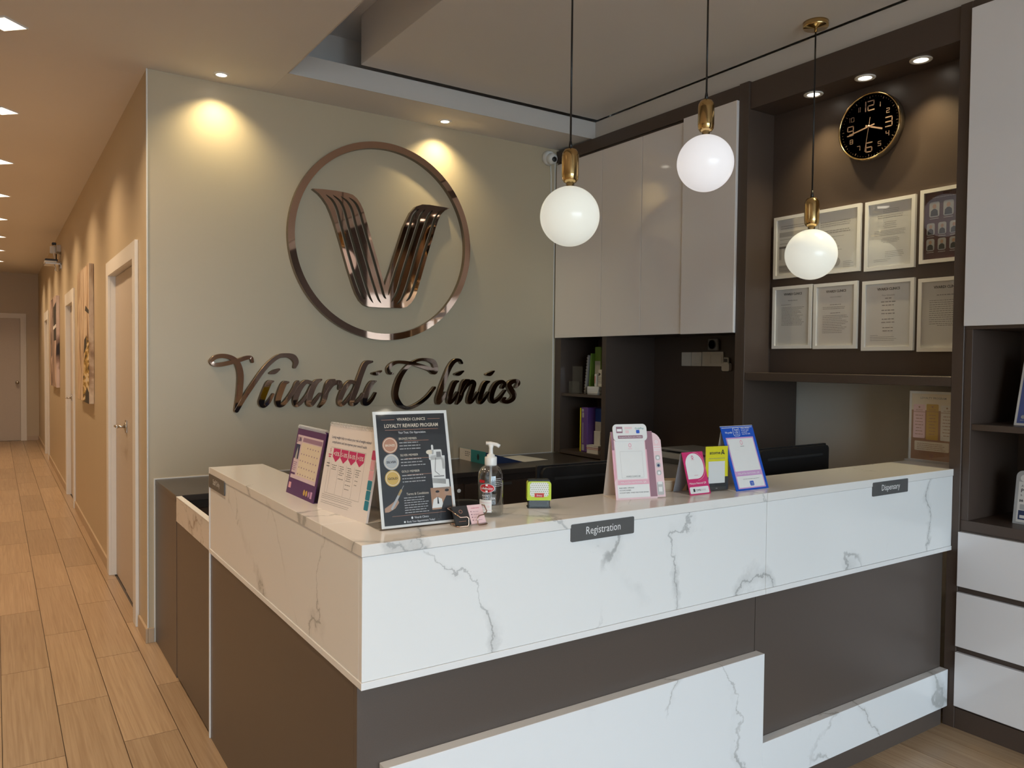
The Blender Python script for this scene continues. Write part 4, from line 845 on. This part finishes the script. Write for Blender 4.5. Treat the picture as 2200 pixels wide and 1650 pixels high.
obj('router', B(.492, .62, 10.66, 10.86, 2.6125, 2.64, b=.005), 'white', t); obj('decoder', B(.50, .63, 10.68, 10.90, 2.6405, 2.662, b=.004), 'black', t)
obj('antenna', M().cyl((.625, 10.88, 2.66), .006, .085, 8), 'black', t)
obj('cable', M().tube([(.600, 10.70, 2.66), (.585, 10.69, 2.74), (.580, 10.70, 2.80), (.60, 10.72, 2.83)], .006, 6).tube([(.60, 10.75, 2.60), (.615, 10.74, 2.56), (.60, 10.74, 2.54), (.63, 10.75, 2.525)], .005, 6).tube([(.635, 10.72, 2.64), (.655, 10.71, 2.63), (.658, 10.71, 2.60)], .004, 6), 'white', t)
t = thing('wall_socket', 'grey double wall socket with black plug above the router shelf', 'socket', (XC, 10.85, 2.75))
obj('plate', B(XC-.045, XC, 10.70, 10.95, 2.755, 2.835, b=.003), 'lgrey', t); obj('plug', B(XC-.09, XC-.046, 10.73, 10.80, 2.835, 2.865, b=.006), 'black', t); obj('adapter', B(XC-.105, XC-.046, 10.86, 10.92, 2.75, 2.835, b=.005), 'white', t)
t = thing('door_plate', 'small grey name plate on the nearest corridor door', 'sign', (.69, 5.10, 1.765))
pp = obj('plate', B(.6875, .6908, 5.045, 5.165, 1.765, 1.835, b=.001), 'plate', t); Pr((.6875, 5.165, 1.765), RY, Z, 1).rect(.025, .031, .095, .04).build('lettering', 'wink', pp)

# ------------------------------------------------------------------ things on the marble ledge
def stand(name, label, cat, x, y, yaw):
    return thing(name, label, cat, (x, y, CZ), R(yaw), local=True)
def tilt(deg): return Vector((0, math.sin(R(deg)), math.cos(R(deg))))
def slab(t, name, w_, h, tl, th, m, x0=0, y0=0, pts=None, off=0):
    u = tilt(tl); n = X.cross(u); return obj(name, M().prism(pts or [(x0, y0), (x0+w_, y0), (x0+w_, y0+h), (x0, y0+h)], n*off, X, u, -n, th), m, t)
def easel(t, w_, h, tl, dep, m, back=True):
    """front panel leaning back, rear panel and base tray of folded card"""
    u = tilt(tl); top = u*h
    obj('rear_panel', M().prism([(0, 0), (w_, 0), (w_, 1), (0, 1)], (0, dep, .0015), X, Vector((0, top.y+.003-dep, top.z-.003)), Y, .0015), m, t)
    obj('base_tray', B(.001, w_-.001, .003, dep, 0, .0015, b=0), m, t)
def wire(t, w_, h, tl, m, pitch=.0075):
    u = tilt(tl); m_ = M(); n = int(w_/pitch)
    for i in range(n):
        x = .006+i*(w_-.012)/(n-1); c = u*h+Vector((x, .002, 0))
        m_.tube([c+Vector((0, .006*math.cos(R(a)), .006*math.sin(R(a)))) for a in range(0, 360, 60)], .0009, 4, True)
    obj('wire_binding', m_, m, t)
# desk calendar
t = stand('desk_calendar', 'purple desk calendar open at June, leftmost on the counter', 'calendar', .776, 2.472, -89.5); w_, h, tl = .249, .213, 11.4
easel(t, w_, h, tl, .085, 'purple'); f = slab(t, 'front_page', w_, h, tl, .002, 'purple'); P_ = lambda l=1: Pr((0, 0, 0), X, tilt(tl), l)
P_().rect(.012, .05, .236, .188).build('month_panel', 'palelilac', f); P_(2).rect(.062, .062, .232, .166).build('date_grid_paper', 'cream', f); P_(2).rect(.066, .169, .232, .182).build('weekday_band', 'band', f)
p = P_(3); p.lines(.012, .052, .10, 5, .006, .0025)
for i in range(7):
    for j in range(5):
        if (i, j) not in ((0, 0), (1, 0)): p.rect(.072+i*.023, .150-j*.021, .078+i*.023, .154-j*.021)
p.build('dates', 'band', f); P_(3).text('JUN', .033, .168, .014, w_=.034, bold=.02).build('month_name', 'purple', f); P_(3).rect(.014, .112, .05, .158).build('photo', 'navy', f); P_(4).poly([(.022, .112), (.042, .112), (.04, .135), (.034, .15), (.028, .135)]).build('figure', 'silverp', f)
P_(3).rect(.014, .062, .05, .068).build('tag', 'purple', f); P_().rect(.012, .018, .034, .036).build('logo', 'pink', f); P_().disc(.16, .02, .008, .009).disc(.18, .02, .008, .009).build('badge', 'goldp', f); P_().disc(.20, .02, .006, .009).rect(.212, .01, .228, .03).build('badge', 'lilac', f)
wire(t, w_, h, tl, 'white')
# flip chart
t = stand('flip_chart', 'pale flip chart on weight loss with magenta percentage tags', 'flip chart', .770, 2.165, -84); w_, h, tl = .285, .243, 10.0
easel(t, w_, h, tl, .13, 'card'); f = slab(t, 'front_page', w_, h, tl, .006, 'page'); P_ = lambda l=1: Pr((0, 0, 0), X, tilt(tl), l)
p = P_(); p.text('Losing weight helps to reduce your risk of weight-related', .135, .204, .0075, w_=.225).text('complications and can improve your overall health', .128, .190, .0075, w_=.20).build('heading', 'navy', f)
p, q_, r_ = P_(), P_(2), P_()
for i, tx in enumerate(('<5%', '5-10%', '10-15%', '>15%')):
    x = .045+i*.046; p.poly([(x, .176), (x+.042, .176), (x+.042, .152), (x+.021, .138), (x, .152)]); q_.text(tx, x+.021, .156, .011, w_=.034, bold=.015)
    r_.lines(x+.004, x+.038, .128, 2+i*(0 if i == 3 else 2), .0115, .0022).lines(x+.008, x+.034, .122, 1+i, .0115, .0022); r_.rect(x-.0022, .05, x-.0016, .134)
p.build('percentage_tag', 'magenta', f); q_.build('percentage', 'wink', f); r_.lines(.016, .20, .042, 3, .005, .0012, .2).lines(.016, .19, .024, 2, .005, .0012, .2).rect(.016, .13, .034, .133).rect(.016, .122, .034, .125).frame(.028, .048, .23, .178, .0006).build('body_text', 'grey', f)
P_().text('%', .028, .165, .009, w_=.008).rect(.018, .155, .036, .158).rect(.020, .149, .034, .152).build('side_note', 'magenta', f)
for i, mm in enumerate(('magenta', 'pink', 'pink', 'tealb', 'tealb', 'tealb')): P_(2).rrect(.262, .165-i*.0265, .2845, .190-i*.0265, .003).build('index_tab', mm, f)
wire(t, w_, h, tl, 'card')
# loyalty poster in an acrylic holder
t = stand('poster_holder', 'clear acrylic holder with dark Loyalty Reward Program poster', 'poster', .794, 1.781, -2.3); w_, h, tl = .226, .317, 13.6
u = tilt(tl); n = X.cross(u)
obj('acrylic_front', M().prism([(0, 0), (w_, 0), (w_, h), (0, h)], n*.0035, X, u, -n, .002), 'clear', t)
obj('acrylic_back', M().prism([(0, 0), (w_, 0), (w_, h), (0, h)], -n*.0015, X, u, -n, .002).box(0, w_, 0, .10, 0, .0025, b=0), 'clear', t)
f = obj('poster', M().prism([(.006, .004), (.216, .004), (.216, .301), (.006, .301)], (0, 0, 0), X, u, -n, .001), 'paper', t)
P_ = lambda l=1: Pr((.006, 0, 0)+u*.004 if False else Vector((.006, 0, 0))+u*.004, X, u, l)
P_().rect(.008, .006, .202, .289).build('dark_field', 'charcoal', f)
P_(2).text('VIVARDI CLINICS', .105, .272, .0072, w_=.080, bold=.01).build('heading', 'cream', f); P_(2).rect(.022, .2745, .058, .2755).rect(.152, .2745, .188, .2755).rect(.03, .2475, .18, .2485).rect(.03, .028, .18, .0288).rect(.08, .218, .15, .219).rect(.08, .172, .15, .173).rect(.08, .130, .15, .131).build('rule', 'bronzep', f)
P_(2).text('LOYALTY REWARD PROGRAM', .105, .2545, .0092, w_=.152, bold=.015).build('title', 'cream', f); P_(2).text('Your Trust. Our Appreciation.', .105, .238, .0058, w_=.078).build('tagline', 'wink', f)
for i, (nm, mm, y_) in enumerate((('BRONZE', 'bronzep', .209), ('SILVER', 'silverp', .166), ('GOLD', 'goldp', .124))):
    P_(2).disc(.040, y_, .021).build('medal', mm, f); P_(3).ring(.040, y_, .0185, .0016).build('medal_ring', 'cream', f); P_(4).text(nm, .040, y_-.003, .0055, w_=.026, bold=.02).build('medal_name', 'charcoal' if i else 'cream', f)
    P_(3).text(nm+' MEMBER', .066, y_+.013, .0055, 'l', .05).build('member_line', 'cream', f); P_(3).lines(.066, .135, y_+.004, 3, .008, .0025, .25).build('member_text', 'lgrey', f)
# machine picture, syringe, meeting
P_(2).poly([(.150, .105), (.188, .100), (.192, .175), (.150, .178)]).rrect(.146, .165, .184, .192, .004).poly([(.150, .092), (.198, .085), (.198, .112), (.15, .118)]).rrect(.155, .180, .161, .205, .003).rrect(.182, .14, .19, .17, .002).build('machine_picture', 'paper', f)
P_(3).rect(.168, .172, .181, .186).line(.165, .17, .160, .135, .0018).line(.160, .135, .172, .125, .0018).rect(.155, .12, .185, .123).build('machine_screen', 'grey', f); P_(3).disc(.148, .186, .009, .006).build('ticket', 'cream', f)
P_(2).poly([(.012, .050), (.030, .060), (.048, .072), (.052, .062), (.040, .048), (.022, .040), (.012, .040)]).build('hand_picture', 'skin', f); P_(3).line(.030, .046, .060, .092, .006).line(.060, .092, .068, .104, .0012).build('syringe', 'silverp', f); P_(3).line(.052, .080, .061, .094, .005).build('syringe_plunger', 'goldp', f)
P_(2).rect(.142, .036, .202, .092).build('meeting_picture', 'tan', f); P_(3).poly([(.142, .040), (.175, .040), (.172, .062), (.160, .068), (.148, .062)]).build('white_coat', 'paper', f); P_(3).disc(.161, .0755, .0055, .0075).disc(.186, .078, .0055, .0075).build('head', 'skin', f)
P_(4).poly([(.168, .036), (.200, .036), (.200, .068), (.186, .070), (.176, .055)]).disc(.161, .0815, .0058, .003).disc(.1885, .0835, .006, .0035).poly([(.158, .05), (.163, .05), (.1615, .068), (.1595, .068)]).build('dark_suit', 'charcoal', f)
P_(2).text('Terms & Conditions', .105, .0785, .0062, w_=.062).build('terms_heading', 'cream', f); P_(2).lines(.066, .138, .071, 7, .0062, .0022, .25).build('terms_text', 'lgrey', f)
P_(2).text('Vivardi Clinics', .110, .0185, .0055, w_=.04).text('Book Your Appointment Today!', .108, .0095, .005, w_=.078).disc(.084, .021, .0025, .0032).disc(.063, .012, .0025).build('contact_lines', 'wink', f)
obj('bolt', M().lathe([(.005, 0), (.005, .003), (0, .004)], (w_-.008, -.006, .085), 12, 'y'), 'chrome', t)
# business card holder
t = stand('card_holder', 'rose gold wire card holder in front of the loyalty poster', 'card holder', .978, 1.722, -4); a_ = .10
hw = M(); r_ = .0016
hw.tube([(.0, .035, .0022), (.0, .0, .0022), (.006, -.006, .0022), (.028, -.008, .0022), (.032, -.008, .006), (.032, -.008, .022), (.028, -.006, .026), (.010, -.004, .026), (.0, .004, .034), (-.008, .034, .044), (.0, .0385, .045), (.090, .0385, .045), (.098, .034, .044), (.090, .004, .034), (.080, -.004, .028), (.062, -.006, .026), (.058, -.008, .022), (.058, -.008, .006), (.062, -.008, .0022), (.084, -.006, .0022), (.090, 0, .0022), (.090, .035, .0022)], r_, 8)
hw.tube([(0, .035, .0022), (.09, .035, .0022)], r_, 8)
obj('wire_frame', hw, 'brass' if False else K['rose'], t)
def bcards(lab, x0, x1, m, dark):
    c_ = thing('business_cards', lab, 'business cards', (.978, 1.722, CZ), R(-4), local=True)
    u = tilt(35); n = X.cross(u); b_ = obj('cards', M().prism([(x0, .004), (x1, .004), (x1, .056), (x0, .056)], (0, 0, .002), X, u, -n, .006), m, c_); pr_ = lambda l=1: Pr((0, 0, .002), X, u, l)
    if dark: pr_().ring((x0+x1)/2, .040, .005, .001).lines(x0+.01, x1-.01, .012, 1, .01, .0015).build('print', 'bronzep', b_)
    else:
        pr_().text('VIVARDI CLINICS', (x0+x1)/2, .045, .003, w_=.024).build('heading', 'magenta', b_); pr_().disc(x0+.007, .037, .0018).disc(x0+.007, .029, .0018).disc(x0+.007, .021, .0018).disc(x0+.007, .013, .0018).build('bullet', 'mauve', b_); pr_().lines(x0+.012, x1-.006, .036, 4, .008, .0013).build('print', 'mauve', b_)
bcards('black business cards in the left half of the wire holder', .002, .0445, 'ink', True); bcards('pink business cards in the right half of the wire holder', .0455, .088, 'lpink', False)
# hand sanitizer
t = thing('sanitizer_bottle', 'clear pump bottle of hand sanitizer with red oval logo', 'bottle', (1.139, 1.815, CZ), R(-33), local=True); rb = .0355
obj('bottle_body', M().lathe([(.030, .001), (.034, .004), (rb, .012), (rb, .105), (.034, .118), (.028, .130), (.018, .138), (.0135, .140), (.0135, .146)], (0, 0, 0), 40), 'pet', t)
obj('gel', M().lathe([(.0, .003), (.029, .003), (.0335, .012), (.0335, .088), (0, .088)], (0, 0, 0), 32), 'gel', t)
obj('pump_cap', M().lathe([(.0165, .139), (.0168, .142), (.0168, .160), (.016, .162), (.011, .163), (.011, .168), (.008, .169), (.006, .172), (.0055, .186), (.0085, .196), (0, .197)], (0, 0, 0), 28), 'white', t)
obj('nozzle', M().tube([(-.014, 0, .199), (.0, 0, .199), (.016, -.004, .196), (.024, -.006, .1915)], .0052, 10), 'white', t)
obj('dip_tube', M().cyl((0, 0, .01), .0035, .135, 10), 'lgrey', t)
CP = lambda l=1: Pr((0, 0, 0), X, Z, l, rb+.0002)
lb = CP().rrect(-.034, .018, -.0005, .055, .004) if False else CP().rect(-.034, .014, .004, .048); lb = lb.build('lower_label', 'paper', t)
CP(2).disc(-.010, .080, .022, .0125).build('logo_border', 'paper', t); CP(3).disc(-.010, .080, .0205, .0112).build('logo_oval', 'red', t); CP(4).text('Lifebuoy', -.010, .077, .006, w_=.034, bold=.01).build('logo_lettering', 'wink', t); CP(4).rect(-.013, .086, -.007, .0905).rect(-.013, .0695, -.007, .074).build('logo_cross', 'wink', t)
CP(2).text('HAND', -.012, .0565, .006, w_=.022, bold=.01).text('SANITIZER', -.004, .0495, .0055, w_=.036).build('product_name', 'wink', t); CP(2).text('Total 10', -.016, .027, .006, w_=.028).rect(-.03, .040, .002, .0408).rect(-.03, .020, .002, .0208).build('label_line', 'pink', t)
CP(2).rrect(-.034, .094, -.016, .102, .002).build('red_flash', 'red', t); CP(2).lines(.012, .04, .105, 5, .005, .0018).build('back_text', 'lgrey', t)
# self-inking stamp
t = thing('rubber_stamp', 'lime green self-inking stamp standing on the marble ledge', 'stamp', (1.322, 1.842, CZ), R(-30), local=True)
obj('base', M().box(-.0275, .0275, -.014, .014, 0, .022, b=.002).box(-.0295, .0295, -.016, .016, 0, .003, b=.001), 'smoke', t); obj('ink_pad', B(-.022, .022, -.01, .01, .0035, .016), 'dgrey', t)
b_ = obj('body', M().prism(rr2(-.030, .0205, .030, .068, .008, corners=(0, 1, 1, 0)), (0, -.017, 0), X, Z, Y, .034), 'lime', t)
P_ = lambda l=1: Pr((0, -.017, 0), X, Z, l)
P_().poly(rr2(-.0235, .030, .0235, .0655, .006)).build('pattern_panel', 'paper', b_)
p = P_(2)
for i in range(9):
    for j in range(7): p.disc(-.021+i*.0052+(.0026 if j % 2 else 0), .033+j*.005, .0011, seg=6)
p.build('dot_pattern', 'green', b_); P_(3).rrect(-.012, .028, .012, .039, .001).build('badge_border', 'orange', b_); P_(4).rect(-.0112, .0288, .0112, .0382).build('badge', 'red', b_); P_(5).text('Shiny', 0, .031, .0045, w_=.014).build('badge_lettering', 'wink', b_)
obj('top_cap', M().prism(rr2(-.027, .068, .027, .0715, .003, corners=(0, 1, 1, 0)), (0, -.014, 0), X, Z, Y, .028), 'smoke', t)
t.scale = (1.16, 1.16, 1.16)
# pink payment stand
t = stand('payment_stand', 'large pink payment card stand with rounded white header', 'payment stand', 1.597, 1.814, -14); w_, h, tl = .146, .213, 12.2
obj('rear_panel', M().prism([(0, 0), (w_*.97, 0), (w_*.97, 1), (0, 1)], (0, .088, .0015), X, Vector((0, -.042, .205)), Y, .0015), 'card', t); obj('base_tray', B(0, w_, .002, .088, 0, .0015, b=0), 'card', t)
f = slab(t, 'front_panel', w_, h, tl, .002, 'pink'); P_ = lambda l=1: Pr((0, 0, 0), X, tilt(tl), l)
P_().rect(.122, .006, .146, .213).build('mauve_band', 'mauve', f); P_().poly([(0, 0), (w_, 0), (w_, .006), (0, .006)]).poly([(0, .006), (.011, .006), (.011, .072), (.0, .055)]).build('peach_corner', 'lpink', f); P_(2).rect(.0, .155, .122, .213).build('header_band', 'mauve', f)
P_(2).rect(.008, .006, .120, .046).build('account_panel', 'paper', f); P_(3).rect(.008, .060, .118, .186).build('code_border', 'lpink', f); P_(4).rrect(.011, .063, .115, .183, .003).build('code_panel', 'paper', f); P_(5).frame(.026, .067, .104, .15, .0006).build('code_frame', 'lgrey', f)
P_(5).ring(.063, .169, .0055, .0022, ry=1.2).rect(.056, .1575, .07, .1588).build('network_logo', 'pink', f); P_(5).text('VIVARDI CLINICS QR', .066, .0695, .0042, w_=.05).build('code_caption', 'ink', f)
P_(3).text('MALAYSIA NATIONAL QR', .066, .0505, .0055, w_=.09).build('band_lettering', 'wink', f); P_(3).text('BANK NAME : CIMB BANK', .014, .0345, .0038, 'l', .052).text('ACCOUNT NUMBER :', .014, .027, .0038, 'l', .042).text('ACCOUNT NAME : VIVARDI HEALTHCARE SDN BHD', .014, .0195, .0038, 'l', .102).build('account_text', 'ink', f)
hd = slab(t, 'header_tag', 0, 0, tl, .002, 'paper', pts=rr2(.006, .182, .126, .236, .014), off=.004); P2 = lambda l=1: Pr(X.cross(tilt(tl))*.004, X, tilt(tl), l)
P2().rrect(.018, .208, .040, .228, .001).build('app_logo', 'mauve', hd); P2().rrect(.048, .220, .074, .227, .001).rrect(.050, .207, .062, .216, .001).build('app_logo', 'lpink', hd); P2().text('GrabPay', .100, .219, .006, w_=.032).build('app_logo', 'teal', hd); P2().rrect(.088, .206, .100, .217, .002).build('app_logo', 'blue', hd); P2(2).rect(.0205, .213, .0375, .221).build('app_lettering', 'wink', hd)
P2().rrect(.022, .190, .110, .200, .002).build('slogan_band', 'mauve', hd); P2(2).text('Accepted by Banks and e-Wallets', .066, .193, .0042, w_=.08).build('slogan', 'wink', hd)
sd = slab(t, 'side_tag', 0, 0, tl, .002, 'lpink', pts=[(.140, .003), (.178, .003), (.178, .185)]+[(.140+.038*math.cos(R(a)), .175+.035*math.sin(R(a))) for a in range(15, 91, 15)], off=-.004); P3 = lambda l=1: Pr(-X.cross(tilt(tl))*.004, X, tilt(tl), l)
P3().ring(.161, .178, .005, .002).rect(.150, .163, .173, .165).rect(.150, .155, .174, .157).rect(.150, .150, .172, .152).build('side_print', 'wink', sd)
for y_ in (.128, .104, .080): P3().rrect(.153, y_-.008, .170, y_+.008, .006).build('button', 'lgrey', sd); P3(2).disc(.1615, y_-.001, .0045).build('icon', 'wink' if y_ != .104 else 'navy', sd)
P3().rrect(.150, .010, .173, .050, .003).build('phone_icon', 'lgrey', sd); P3(2).rect(.155, .020, .168, .035).rect(.154, .043, .169, .052).build('icon', 'paper', sd)
# bank stand
t = stand('payment_stand', 'small magenta bank card stand with white rounded arch', 'payment stand', 1.863, 1.759, -2); w_, h, tl = .093, .141, 17.6
f = slab(t, 'front_panel', w_, h, tl, .0015, 'magenta'); obj('rear_panel', M().prism([(0, 0), (w_, 0), (w_, 1), (0, 1)], (0, .078, .0015), X, Vector((0, -.032, .131)), Y, .0012), 'greyp', t); obj('base_tray', B(0, w_, .002, .078, 0, .0012, b=0), 'greyp', t)
P_ = lambda l=1: Pr((0, 0, 0), X, tilt(tl), l)
arch = rr2(.007, .052, .085, .136, .0385, 10, (1, 1, 1, 0)); arc2 = rr2(.003, .047, .0895, .1395, .041, 10, (1, 1, 0, 0))[:22]
p = P_()
for a, b_ in zip(arc2, arc2[1:]): p.line(*a, *b_, .0008)
p.build('arch_line', 'lpink', f)
P_().poly(arch).build('arch_panel', 'paper', f); P_().poly(rr2(.004, .004, .088, .026, .004)).build('bank_panel', 'paper', f); P_().text('Malaysia National QR', .045, .0345, .0065, w_=.074).build('band_lettering', 'wink', f)
P_(2).ring(.042, .123, .0045, .0018, ry=1.3).rect(.036, .1145, .048, .1155).rect(.035, .063, .052, .0638).build('network_logo', 'magenta', f); P_(2).rect(.018, .010, .026, .020).text('CIMB', .029, .0115, .0065, 'l', .022).build('bank_name', 'ink', f); P_(2).text('BANK', .0525, .0115, .0065, 'l', .022).build('bank_name_light', 'lgrey', f)
# yellow stand
t = stand('payment_stand', 'upright yellow and black stand reading atome in clear holder', 'payment stand', 1.958, 1.785, -9.3); w_, h = .1, .154
f = slab(t, 'print_sheet', .092, .147, 1, .001, 'yellow', .004, .003); slab(t, 'acrylic_front', w_, h, 1, .002, 'clear', off=.003); slab(t, 'acrylic_back', w_, h, 1, .002, 'clear', off=-.001); obj('acrylic_foot', B(0, w_, .002, .06, 0, .0025, b=0), 'clear', t)
P_ = lambda l=1: Pr((0, 0, 0), X, tilt(1), l)
P_().rect(.004, .003, .096, .048).build('black_field', 'ink', f); P_(2).rect(.015, .027, .083, .100).build('code_panel', 'paper', f); P_().text('atome', .042, .124, .0105, w_=.045, bold=.02).build('brand_name', 'ink', f); P_().line(.068, .122, .0745, .138, .003).line(.0745, .138, .080, .124, .003).line(.072, .128, .082, .123, .003).build('brand_mark', 'ink', f); P_().lines(.017, .083, .1085, 1, .01, .0022, 0).build('tagline', 'grey', f); P_(2).rect(.045, .009, .052, .0105).build('small_mark', 'lgrey', f)
# blue stand
t = stand('payment_stand', 'tilted blue wallet stand with white code panel, rightmost of the payment stands', 'payment stand', 2.06, 1.738, -1.3); w_, h, tl = .161, .224, 20.2
f = slab(t, 'front_panel', w_, h, tl, .002, 'blue'); obj('rear_panel', M().prism([(.005, 0), (w_-.005, 0), (w_-.005, 1), (.005, 1)], (0, .115, .0015), X, Vector((0, -.04, .205)), Y, .0015), 'card', t); obj('base_tray', B(.001, w_-.001, .002, .115, 0, .0015, b=0), 'card', t)
obj('top_fold', B(0, w_, .0775, .081, .208, .2115, b=.001), 'paper', t)
P_ = lambda l=1: Pr((0, 0, 0), X, tilt(tl), l)
P_().rect(.013, .006, .149, .184).build('pink_border', 'lilac', f); P_(2).rrect(.018, .066, .144, .179, .002).rrect(.018, .010, .144, .049, .003).build('code_panel', 'paper', f)
P_(2).text('MALAYSIA NATIONAL QR', .081, .054, .0065, w_=.105).build('band_lettering', 'wink', f); P_(3).ring(.082, .165, .0065, .0022, ry=1.3).build('network_logo', 'pink', f); P_(3).rect(.073, .151, .092, .1525).lines(.045, .125, .037, 1, .01, .0016, 0).build('small_text', 'grey', f); P_(3).rrect(.074, .014, .093, .030, .003).build('wallet_logo', 'blue', f)
P_(4).text('Touch', .0835, .0225, .0045, w_=.013).text("n Go", .0835, .017, .004, w_=.012).build('wallet_lettering', 'wink', f)
P_().text('We prefer', .034, .199, .0065, w_=.036, bold=.01).text('Other eWallets', .098, .2135, .0048, 'l', .044).text('& bank apps', .098, .2065, .0048, 'l', .038).text('accepted.', .098, .1995, .0048, 'l', .029).text('Scan this QR.', .098, .1925, .0048, 'l', .042).build('header_lettering', 'wink', f); P_().rrect(.056, .188, .088, .219, .007).build('wallet_badge', 'wink', f); P_(2).rrect(.0575, .1895, .0865, .2175, .006).build('wallet_badge_fill', 'blue', f); P_(3).text('Touch', .072, .208, .006, w_=.02, bold=.02).text('n Go', .072, .200, .0055, w_=.017, bold=.02).text('eWallet', .072, .193, .0045, w_=.02).build('wallet_badge_text', 'wink', f)
# kraft box behind the stands
t = thing('kraft_box', 'small kraft cardboard box behind the magenta bank stand', 'box', (1.865, 1.885, CZ), R(-25), local=True); b_ = obj('box_body', B(-.05, .075, -.028, .028, 0, .036, b=.002), 'kraft', t); Pr((0, -.028, 0), X, Z, 1).frame(-.03, .006, .04, .03, .001).build('outline_print', 'tan', b_); Pr((0, -.028, 0), X, Z, 1).line(-.016, .012, -.010, .024, .002).line(-.010, .024, -.004, .012, .002).line(-.016, .012, -.004, .012, .002).build('recycling_mark', 'ink', b_)
# loyalty programme sign by the cabinet
t = thing('loyalty_sign', 'beige Loyalty Program sign standing at the right end of ledge', 'sign', (3.444, 1.932, CZ), R(-91.5), local=True); w_, h = .212, .314
obj('base_strip', B(-.012, w_, -.012, .03, 0, .006, b=.001), 'lgrey', t); f = obj('sheet', B(0, w_, .0, .003, .0065, h, b=0), 'paper', t); obj('acrylic_front', B(0, w_, -.0045, -.003, .0065, h, b=0), 'clear', t)
P_ = lambda l=1: Pr((0, 0, 0), X, Z, l)
P_().rect(.011, .010, .204, .303).build('beige_field', 'tan', f); P_(2).rect(.011, .23, .204, .303).build('pale_top', 'cream', f); P_(3).text('LOYALTY PROGRAM', .108, .280, .009, w_=.115, bold=.005).build('title', 'grey', f)
for x, mm, y0, y1, nm in ((.020, 'lpink', .105, .255, 'BRONZE'), (.079, 'goldp', .100, .258, 'GOLD'), (.143, 'card', .100, .255, 'SILVER')):
    P_(4).rrect(x, y0, x+.054, y1, .004).build('tier_panel', mm, f); P_(5).lines(x+.008, x+.046, y1-.05, 7, .014, .0032, .3, 'c').rect(x, y1-.034, x+.054, y1-.032).build('tier_text', 'tan', f); p = P_(5); st = [( (.006 if k % 2 == 0 else .0026)*math.sin(R(36*k)), (.006 if k % 2 == 0 else .0026)*math.cos(R(36*k))) for k in range(10)]; p.poly([(x+.027+a[0], y1-.012+a[1]) for a in st]); p.text(nm, x+.027, y1-.028, .006, w_=.030).build('tier_name', 'tan', f)
P_(4).rrect(.028, .050, .182, .092, .004).build('terms_panel', 'cream', f); P_(5).lines(.04, .17, .080, 4, .008, .0025, .4).build('terms_text', 'tan', f); P_(4).ring(.105, .030, .009, .0012).line(.101, .034, .105, .025, .0015).line(.105, .025, .110, .034, .0015).build('clinic_mark', 'mauve', f)
# signs in the drawer cabinet's open shelves
t = thing('shelf_sign', 'indigo framed sign on the upper open shelf of the drawer cabinet', 'sign', (3.44, 1.497, 1.268), R(-90), local=True); u = tilt(16); n = X.cross(u)
f = obj('frame', M().prism([(0, 0), (.21, 0), (.21, .30), (0, .30)], (0, 0, 0), X, u, -n, .008), 'frame', t); Pr((0, 0, 0), X, u).rect(.009, .009, .201, .291).build('print_field', 'bluep', f); Pr((0, 0, 0), X, u, 2).disc(.03, .035, .008).lines(.02, .19, .02, 1, .01, .003, .1).lines(.04, .19, .25, 3, .02, .008).build('print', 'silverp', f)
obj('foot', B(.08, .13, .0, .09, 0, .003), 'frame', t)
t = thing('shelf_sign', 'grey rounded product card on the lower open shelf of drawer cabinet', 'sign', (3.44, 1.492, .870), R(-90), local=True); u = tilt(8); n = X.cross(u)
f = obj('card', M().prism(rr2(0, 0, .16, .215, .025, corners=(0, 1, 1, 0)), (0, 0, 0), X, u, -n, .006), 'silverp', t); P_ = lambda l=1: Pr((0, 0, 0), X, u, l)
P_().rect(.012, .008, .15, .17).build('white_field', 'paper', f); P_(2).text('Polynucleotides' if False else 'A', .022, .150, .008, 'l').text('P', .022, .128, .014, 'l', bold=.02).text('h', .022, .112, .009, 'l').text('se', .018, .090, .012, 'l', bold=.03).build('lettering', 'ink', f); P_(2).rect(.018, .018, .10, .055).build('picture', 'navy', f); P_(3).rect(.024, .024, .09, .036).build('picture_label', 'paper', f); P_(2).rrect(.022, .058, .045, .080, .004).build('vial_picture', 'silverp', f); P_().disc(.03, .185, .014).build('emblem', 'paper', f)
obj('foot', B(.06, .10, .0, .06, 0, .003), 'silverp', t)
